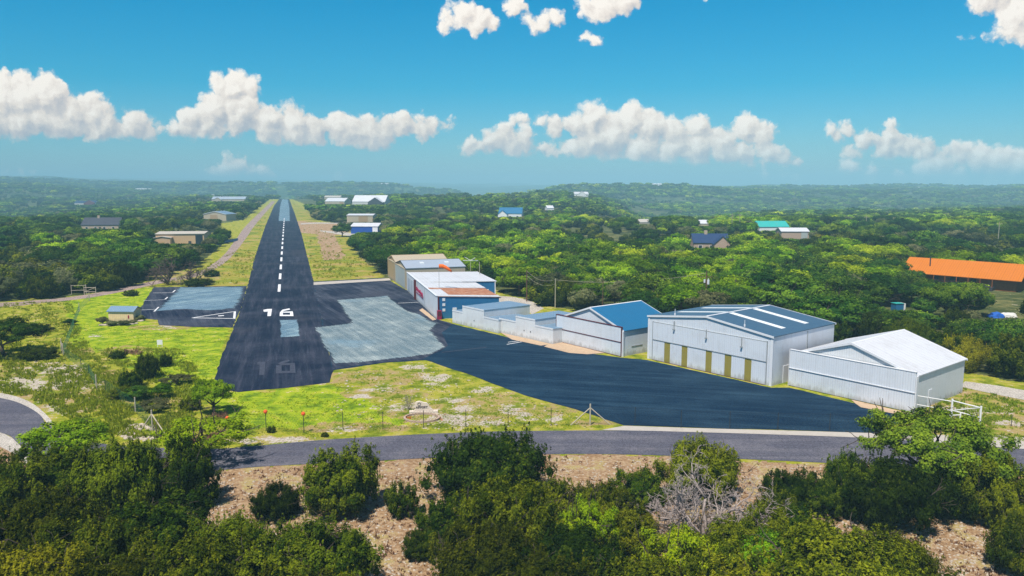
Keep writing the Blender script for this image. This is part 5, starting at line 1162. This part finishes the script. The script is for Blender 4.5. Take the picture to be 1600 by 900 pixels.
score = kn2 * .75 + (kn - .5) * 1.1 + .12
kind = np.full(len(TX), 1)                       # 0 juniper, 1 oak, 2 spring, 3 grey, 4 olive
kind = np.where(score < bright, 2, np.where(kn2 > .90, 3, np.where(fbm(TX / 40, TY / 40, 30, 2) > .5, 0, 1))); kind = np.where((kind == 0) & (rng.random(len(TX)) > .8), 4, kind); giant = (rng.random(len(TX)) > .90) & (kind != 0)
big = np.clip(TY / 500, 1, 6) ** .45 * np.where(giant, 1.35, 1)
hgt = np.where(kind == 0, 4.6, np.where(kind == 4, 4.2, np.where(kind == 2, 6.0, np.where(kind == 3, 5.0, 5.8)))) * (0.55 + .80 * rng.random(len(TX))) * np.where(TY > 500, 1.0, 1) ; hgt = hgt * (1 + (big - 1) * .35)
wid = hgt * np.where(kind == 0, 1.18, 1.42) * (0.85 + .35 * rng.random(len(TX))) * (1 + (big - 1) * .5)
px_, py_ = to_px(TX, TY, TZ); _, pyt = to_px(TX, TY, TZ + hgt); hw_ = wid / 2 / TY * F
for (x0, y0, x1, y1, Dm) in RECTS:
    hit = (px_ + hw_ * .8 > x0) & (px_ - hw_ * .8 < x1) & (pyt < y1) & (TY < Dm) & (py_ > y0)
    k_ = np.where(hit, np.clip((py_ - y1) / np.maximum(py_ - pyt, .1), 0, 1), 1.0); keep &= k_ > .38
    hgt = hgt * k_; wid = wid * np.sqrt(k_); hw_ = wid / 2 / TY * F; _, pyt = to_px(TX, TY, TZ + hgt)
TX, TY, TZ, kind, hgt, wid, px_, py_, hw_ = (a_[keep] for a_ in (TX, TY, TZ, kind, hgt, wid, px_, py_, hw_))
inframe = (px_ > -30) & (px_ < 1630); size = np.where(inframe, hgt / TY, 0)
order = np.argsort(-size); NI = 225; ind = np.zeros(len(TX), bool); ind[order[:NI]] = True
HI = {0: ['juniper_a', 'juniper_b', 'juniper_c'], 1: ['oak_a', 'oak_b', 'oak_c'], 2: ['spring_a', 'spring_b'], 3: ['grey_a'], 4: ['olive_a', 'olive_b']}
WORD = {0: 'dark juniper', 1: 'deep green oak', 2: 'bright green tree', 3: 'grey green scrub tree', 4: 'olive juniper'}
def region(px, D_):
    for lim, w_ in ((110, 'above the gravel path at far left'), (340, 'behind the bare trees at left'), (700, 'between runway grass and tan hangars'), (790, 'behind the white fronted office'), (870, 'behind the brown pole pair'),
                    (960, 'behind the pale pole'), (1060, 'behind the blue gable roof'), (1150, 'around the transformer pole'), (1260, 'behind the slate roofed hangar'), (1360, 'between slate and white roofs'), (1450, 'above the all white hangar'), (1530, 'past the all white hangar'), (9999, 'in the right hand yard')):
        if px < lim: break
    return ('front row ' if D_ < 135 else 'second row ' if D_ < 165 else 'back row ') + w_
cells = {}
for i in order[:NI]:
    k = int(kind[i]); key = HI[k][int(rng.integers(0, len(HI[k])))]; rg = region(px_[i], TY[i])
    cells.setdefault((k, rg), []).append((px_[i], i, key))
for (k, rg), lst in cells.items():
    lst.sort(); n = len(lst)
    for j, (px, i, key) in enumerate(lst):
        lab = WORD[k] + ', ' + rg
        grp = None
        if n == 2: lab = ('left ' if j == 0 else 'right ') + lab
        elif n > 2:
            hs = sorted(q[1] for q in lst)
            lab = ('leftmost ' if j == 0 else 'rightmost ' if j == n - 1 else 'inner ') + lab
            if 0 < j < n - 1 and n > 3: grp = 'inner ' + WORD[k] + 's ' + rg
        plant(key, (TX[i], TY[i], TZ[i] - .15), wid[i], hgt[i], float(rng.random() * 6.28), lab, 'tree', grp or 'trees behind the airfield')
# the rest of the wood: nobody could count it; instanced leaf masses on scattered points
def wood(name, sel, keys, kinds, label):
    n = int(sel.sum()); me = bpy.data.meshes.new(name); me.vertices.add(n)
    me.vertices.foreach_set('co', np.stack([TX[sel], TY[sel], TZ[sel] - .2], 1).astype(np.float32).ravel())
    kk = kind[sel]; choice = np.zeros(n, int); r_ = rng.random(n)
    for kv, opts in kinds.items(): choice = np.where(kk == kv, np.array(opts)[np.minimum((r_ * len(opts)).astype(int), len(opts) - 1)], choice)
    rx = np.array([PROTO[k][2] for k in keys])[choice]; hh = np.array([PROTO[k][3] for k in keys])[choice]
    sc_ = np.stack([wid[sel] / 2 / rx, wid[sel] / 2 / rx, hgt[sel] / hh], 1)
    a_ = me.attributes.new('sc', 'FLOAT_VECTOR', 'POINT'); a_.data.foreach_set('vector', sc_.astype(np.float32).ravel())
    a_ = me.attributes.new('rot', 'FLOAT', 'POINT'); a_.data.foreach_set('value', (rng.random(n) * 6.28).astype(np.float32))
    a_ = me.attributes.new('pick', 'INT', 'POINT'); a_.data.foreach_set('value', choice.astype(np.int32))
    o = bpy.data.objects.new(name, me); COL.objects.link(o); tag(o, label, kind='stuff')
    ng = bpy.data.node_groups.new(name, 'GeometryNodeTree'); ng.interface.new_socket('Geometry', in_out='INPUT', socket_type='NodeSocketGeometry'); ng.interface.new_socket('Geometry', in_out='OUTPUT', socket_type='NodeSocketGeometry')
    gi = ng.nodes.new('NodeGroupInput'); go_ = ng.nodes.new('NodeGroupOutput'); ip = ng.nodes.new('GeometryNodeInstanceOnPoints')
    prev = gi.outputs[0]; jn = ng.nodes.new('GeometryNodeJoinGeometry')
    def named(nm, ty):
        q = ng.nodes.new('GeometryNodeInputNamedAttribute'); q.data_type = ty; q.inputs[0].default_value = nm; return q.outputs[0]
    cmp_in = named('pick', 'INT')
    cx_ = ng.nodes.new('ShaderNodeCombineXYZ'); ng.links.new(named('rot', 'FLOAT'), cx_.inputs[2])
    for i, k in enumerate(keys):
        po = bpy.data.objects.new('leafy_mass', PROTO[k][0]); oi = ng.nodes.new('GeometryNodeObjectInfo'); oi.inputs[0].default_value = po
        ipn = ng.nodes.new('GeometryNodeInstanceOnPoints'); cp = ng.nodes.new('FunctionNodeCompare'); cp.data_type = 'INT'; cp.operation = 'EQUAL'
        ints = [s_ for s_ in cp.inputs if s_.type == 'INT']; ng.links.new(cmp_in, ints[0]); ints[1].default_value = i
        ng.links.new(gi.outputs[0], ipn.inputs['Points']); ng.links.new(cp.outputs[0], ipn.inputs['Selection']); ng.links.new(oi.outputs['Geometry'], ipn.inputs['Instance'])
        ng.links.new(cx_.outputs[0], ipn.inputs['Rotation']); ng.links.new(named('sc', 'FLOAT_VECTOR'), ipn.inputs['Scale']); ng.links.new(ipn.outputs[0], jn.inputs[0])
    ng.nodes.remove(ip); ng.links.new(jn.outputs[0], go_.inputs[0])
    md = o.modifiers.new('scatter', 'NODES'); md.node_group = ng
    return n
rest = ~ind
print('trees', ind.sum(), wood('woodland', rest & (TY < 620), ['mid_juniper', 'mid_juniper_b', 'mid_oak', 'mid_oak_b', 'mid_spring', 'mid_grey', 'mid_olive'], {0: [0, 1], 1: [2, 3], 2: [4], 3: [5], 4: [6]}, 'mixed green and dark woodland spreading round the airfield'),
      wood('distant_woodland', rest & (TY >= 620), ['far_dark', 'far_oak', 'far_spring', 'far_grey'], {0: [0], 1: [1], 2: [2], 3: [3], 4: [0]}, 'distant wooded hills and ridges fading into haze'))

# ------------------------------------------------------------------ small ground stuff
def scatter(name, polys, n, mat, label, size, kind_, seed, D_rng=None, avoid=()):
    r_ = np.random.default_rng(seed); X_, Y_ = [], []; tot = 0
    bx = [(min(p[0] for p in pl), max(p[0] for p in pl), min(p[1] for p in pl), max(p[1] for p in pl)) for pl in polys]; ar = np.array([(b_[1] - b_[0]) * (b_[3] - b_[2]) for b_ in bx]); ar = ar / ar.sum()
    PX, PY = [], []
    for pl, b_, fr in zip(polys, bx, ar):
        m_ = int(n * fr); x = r_.uniform(b_[0], b_[1], m_); y = r_.uniform(b_[2], b_[3], m_); k = pip(x, y, pl)
        if kind_ == 'rock' and n < 5000: k &= fbm(x / 9, y / 4, seed, 4) > .5
        if kind_ == 'tuft': k &= fbm(x / 22, y / 9, seed, 4) + .22 * (r_.random(m_) - .5) > .47
        for av in avoid: k &= ~pip(x, y, av)
        PX.append(x[k]); PY.append(y[k])
    PX = np.concatenate(PX); PY = np.concatenate(PY); m_ = len(PX)
    a_ = (PX - 800) / F; b_ = (450 - PY) / F; t_ = -H / (-SP + b_ * CP); c_ = np.stack([a_ * t_, (CP + b_ * SP) * t_, np.zeros(m_)], 1)
    s = size[0] + (size[1] - size[0]) * r_.random(m_) ** 2.5
    if kind_ == 'rock':
        iv, jf = ICO1, ICO1F; rot = r_.random(m_) * 6.28; q = iv[None] * (0.7 + .6 * r_.random((m_, len(iv), 1))) * np.stack([s, s * r_.uniform(.5, 1, m_), s * .45], 1)[:, None, :]
        cr, sr = np.cos(rot)[:, None], np.sin(rot)[:, None]; q = np.stack([q[..., 0] * cr - q[..., 1] * sr, q[..., 0] * sr + q[..., 1] * cr, q[..., 2]], -1) + c_[:, None, :]
        co = q.reshape(-1, 3); f = (jf[None] + (np.arange(m_) * len(iv))[:, None, None]).reshape(-1, 3); lf = np.repeat(r_.random(m_), len(jf))
    else:
        nb = 7; base = np.repeat(c_, nb, 0) + r_.normal(size=(m_ * nb, 3)) * np.repeat(s, nb)[:, None] * .35 * [1, 1, 0]; an_ = r_.random(m_ * nb) * 6.28; ss_ = np.repeat(s, nb) * r_.uniform(.6, 1.2, m_ * nb)
        dx = np.stack([np.cos(an_), np.sin(an_), an_ * 0], 1) * (ss_ * .22)[:, None]; tip = base + r_.normal(size=(m_ * nb, 3)) * (ss_ * .35)[:, None] * [1, 1, 0] + np.stack([an_ * 0, an_ * 0, ss_], 1)
        co = np.stack([base - dx, base + dx, tip], 1).reshape(-1, 3); f = np.arange(len(co)).reshape(-1, 3); lf = np.clip(np.repeat(r_.random(m_), nb) * .6 + r_.random(m_ * nb) * .4, 0, 1)
    me = bigmesh(name, co, f, 3, [mat], {'leaf': ('FACE', lf)}); o = bpy.data.objects.new(name, me); COL.objects.link(o); tag(o, label, kind='stuff'); return o
RW_AV = [[(335,588),(386,450),(415,352),(436,309),(454,309),(472,362),(492,436),(610,430),(640,450),(690,500),(870,535),(1240,600),(1440,645),(1395,683),(960,672),(820,622),(665,568),(520,584),(515,602),(345,612)], [(205,500),(236,444),(392,444),(372,516),(240,512)], [(-300,600),(0,612),(50,630),(90,664),(150,690),(330,700),(600,680),(900,670),(1600,698),(1600,745),(1000,715),(700,722),(330,742),(100,748),(0,690),(-300,670)]]
rstone = M['limestone']
FGP = [(0, 745), (200, 750), (335, 740), (475, 730), (670, 720), (860, 713), (1000, 714), (1300, 728), (1600, 742), (1600, 905), (0, 905)]
scatter('gravel', [FGP], 20000, rstone, 'pale loose stones on the bare reddish soil below the road', (.03, .17), 'rock', 4)
scatter('loose_rocks', [[(c_[0] + c_[2] * math.cos(t_), c_[1] + c_[3] * math.sin(t_)) for t_ in np.linspace(0, 6.28, 14)[:-1]] for c_ in ROCKS if c_[2]], 2600, rstone, 'pale limestone rubble in the grass', (.04, .17), 'rock', 6, avoid=RW_AV)
scatter('field_stones', [[(530,582),(660,570),(740,596),(820,626),(900,650),(930,666),(700,664),(560,668),(520,640)], [(20,560),(120,560),(150,600),(140,650),(60,630),(0,600)]], 2400, M['limestone'], 'single pale stones lying in the lawn', (.05, .26), 'rock', 16, avoid=RW_AV)
scatter('rubble', [[(185,678),(200,664),(238,662),(252,680),(235,690),(200,688)]], 900, M['limestone'], 'heap of broken pale stone by the braced post', (.12, .38), 'rock', 7)
scatter('rough_grass', [[(110,470),(236,446),(214,500),(250,514),(360,514),(334,600),(345,615),(400,614),(515,602),(520,580),(660,565),(740,590),(820,620),(900,643),(965,668),(600,676),(400,690),(330,700),(240,700),(150,680),(100,650),(100,555)]], 60000, M['weed_leaf'], 'tufts of grass and weeds over the lawns', (.05, .17), 'tuft', 8, avoid=RW_AV)
scatter('rough_grass', [[(-60,478),(110,470),(140,545),(280,545),(310,580),(300,690),(170,680),(100,650),(40,620),(-60,605)]], 42000, M['weed_leaf'], 'taller weeds round the bushes in the rough corner at left', (.10, .45), 'tuft', 9, avoid=RW_AV)
scatter('field_grass', [[(455,345),(545,372),(560,402),(600,432),(490,440)], [(250,446),(365,395),(400,350),(430,325),(386,448)]], 9000, M['weed_leaf'], 'dry tufts on the grass strips along the runway', (.15, .7), 'tuft', 10, avoid=RW_AV)
scatter('dry_grass', [FGP], 16000, M['dry_leaf'], 'dry tufts and litter on the foreground soil', (.05, .25), 'tuft', 11)
scatter('dry_weeds', [[(1430,650),(1510,605),(1600,628),(1600,690),(1480,685)]], 6000, M['weed_leaf'], 'dry weeds in the rough ground right of the white hangar', (.08, .35), 'tuft', 12)
scatter('flowers', [[(632,650),(640,658),(665,662),(690,658),(696,648),(680,655),(655,656)]], 900, M['flower'], 'orange and yellow flowers round the stone airport sign', (.10, .34), 'tuft', 13)
scatter('prickly_scrub', [[(195,548),(222,550),(222,556),(195,556)], [(315,655),(352,645),(355,660),(325,665)], [(300,690),(350,675),(352,684),(305,697)]], 1500, M['dry_leaf'], 'brown prickly low scrub on the lawn edge', (.2, .55), 'tuft', 14)

# ------------------------------------------------------------------ air
hz = MB().box(-14000, -300, -110, 14000, 9900, 122).build('haze', None)
hz.data.materials.clear(); m, t, out = newmat('air'); pv = t.node('ShaderNodeVolumePrincipled', ins={'Color': (0.47, 0.87, 1.0, 1), 'Density': 0.00034, 'Anisotropy': -0.25}); t.l.new(pv.outputs[0], out.inputs['Volume'])
hz.data.materials.append(m); tag(hz, kind='stuff')
hz['label'] = 'thin blue air haze over the far hills'
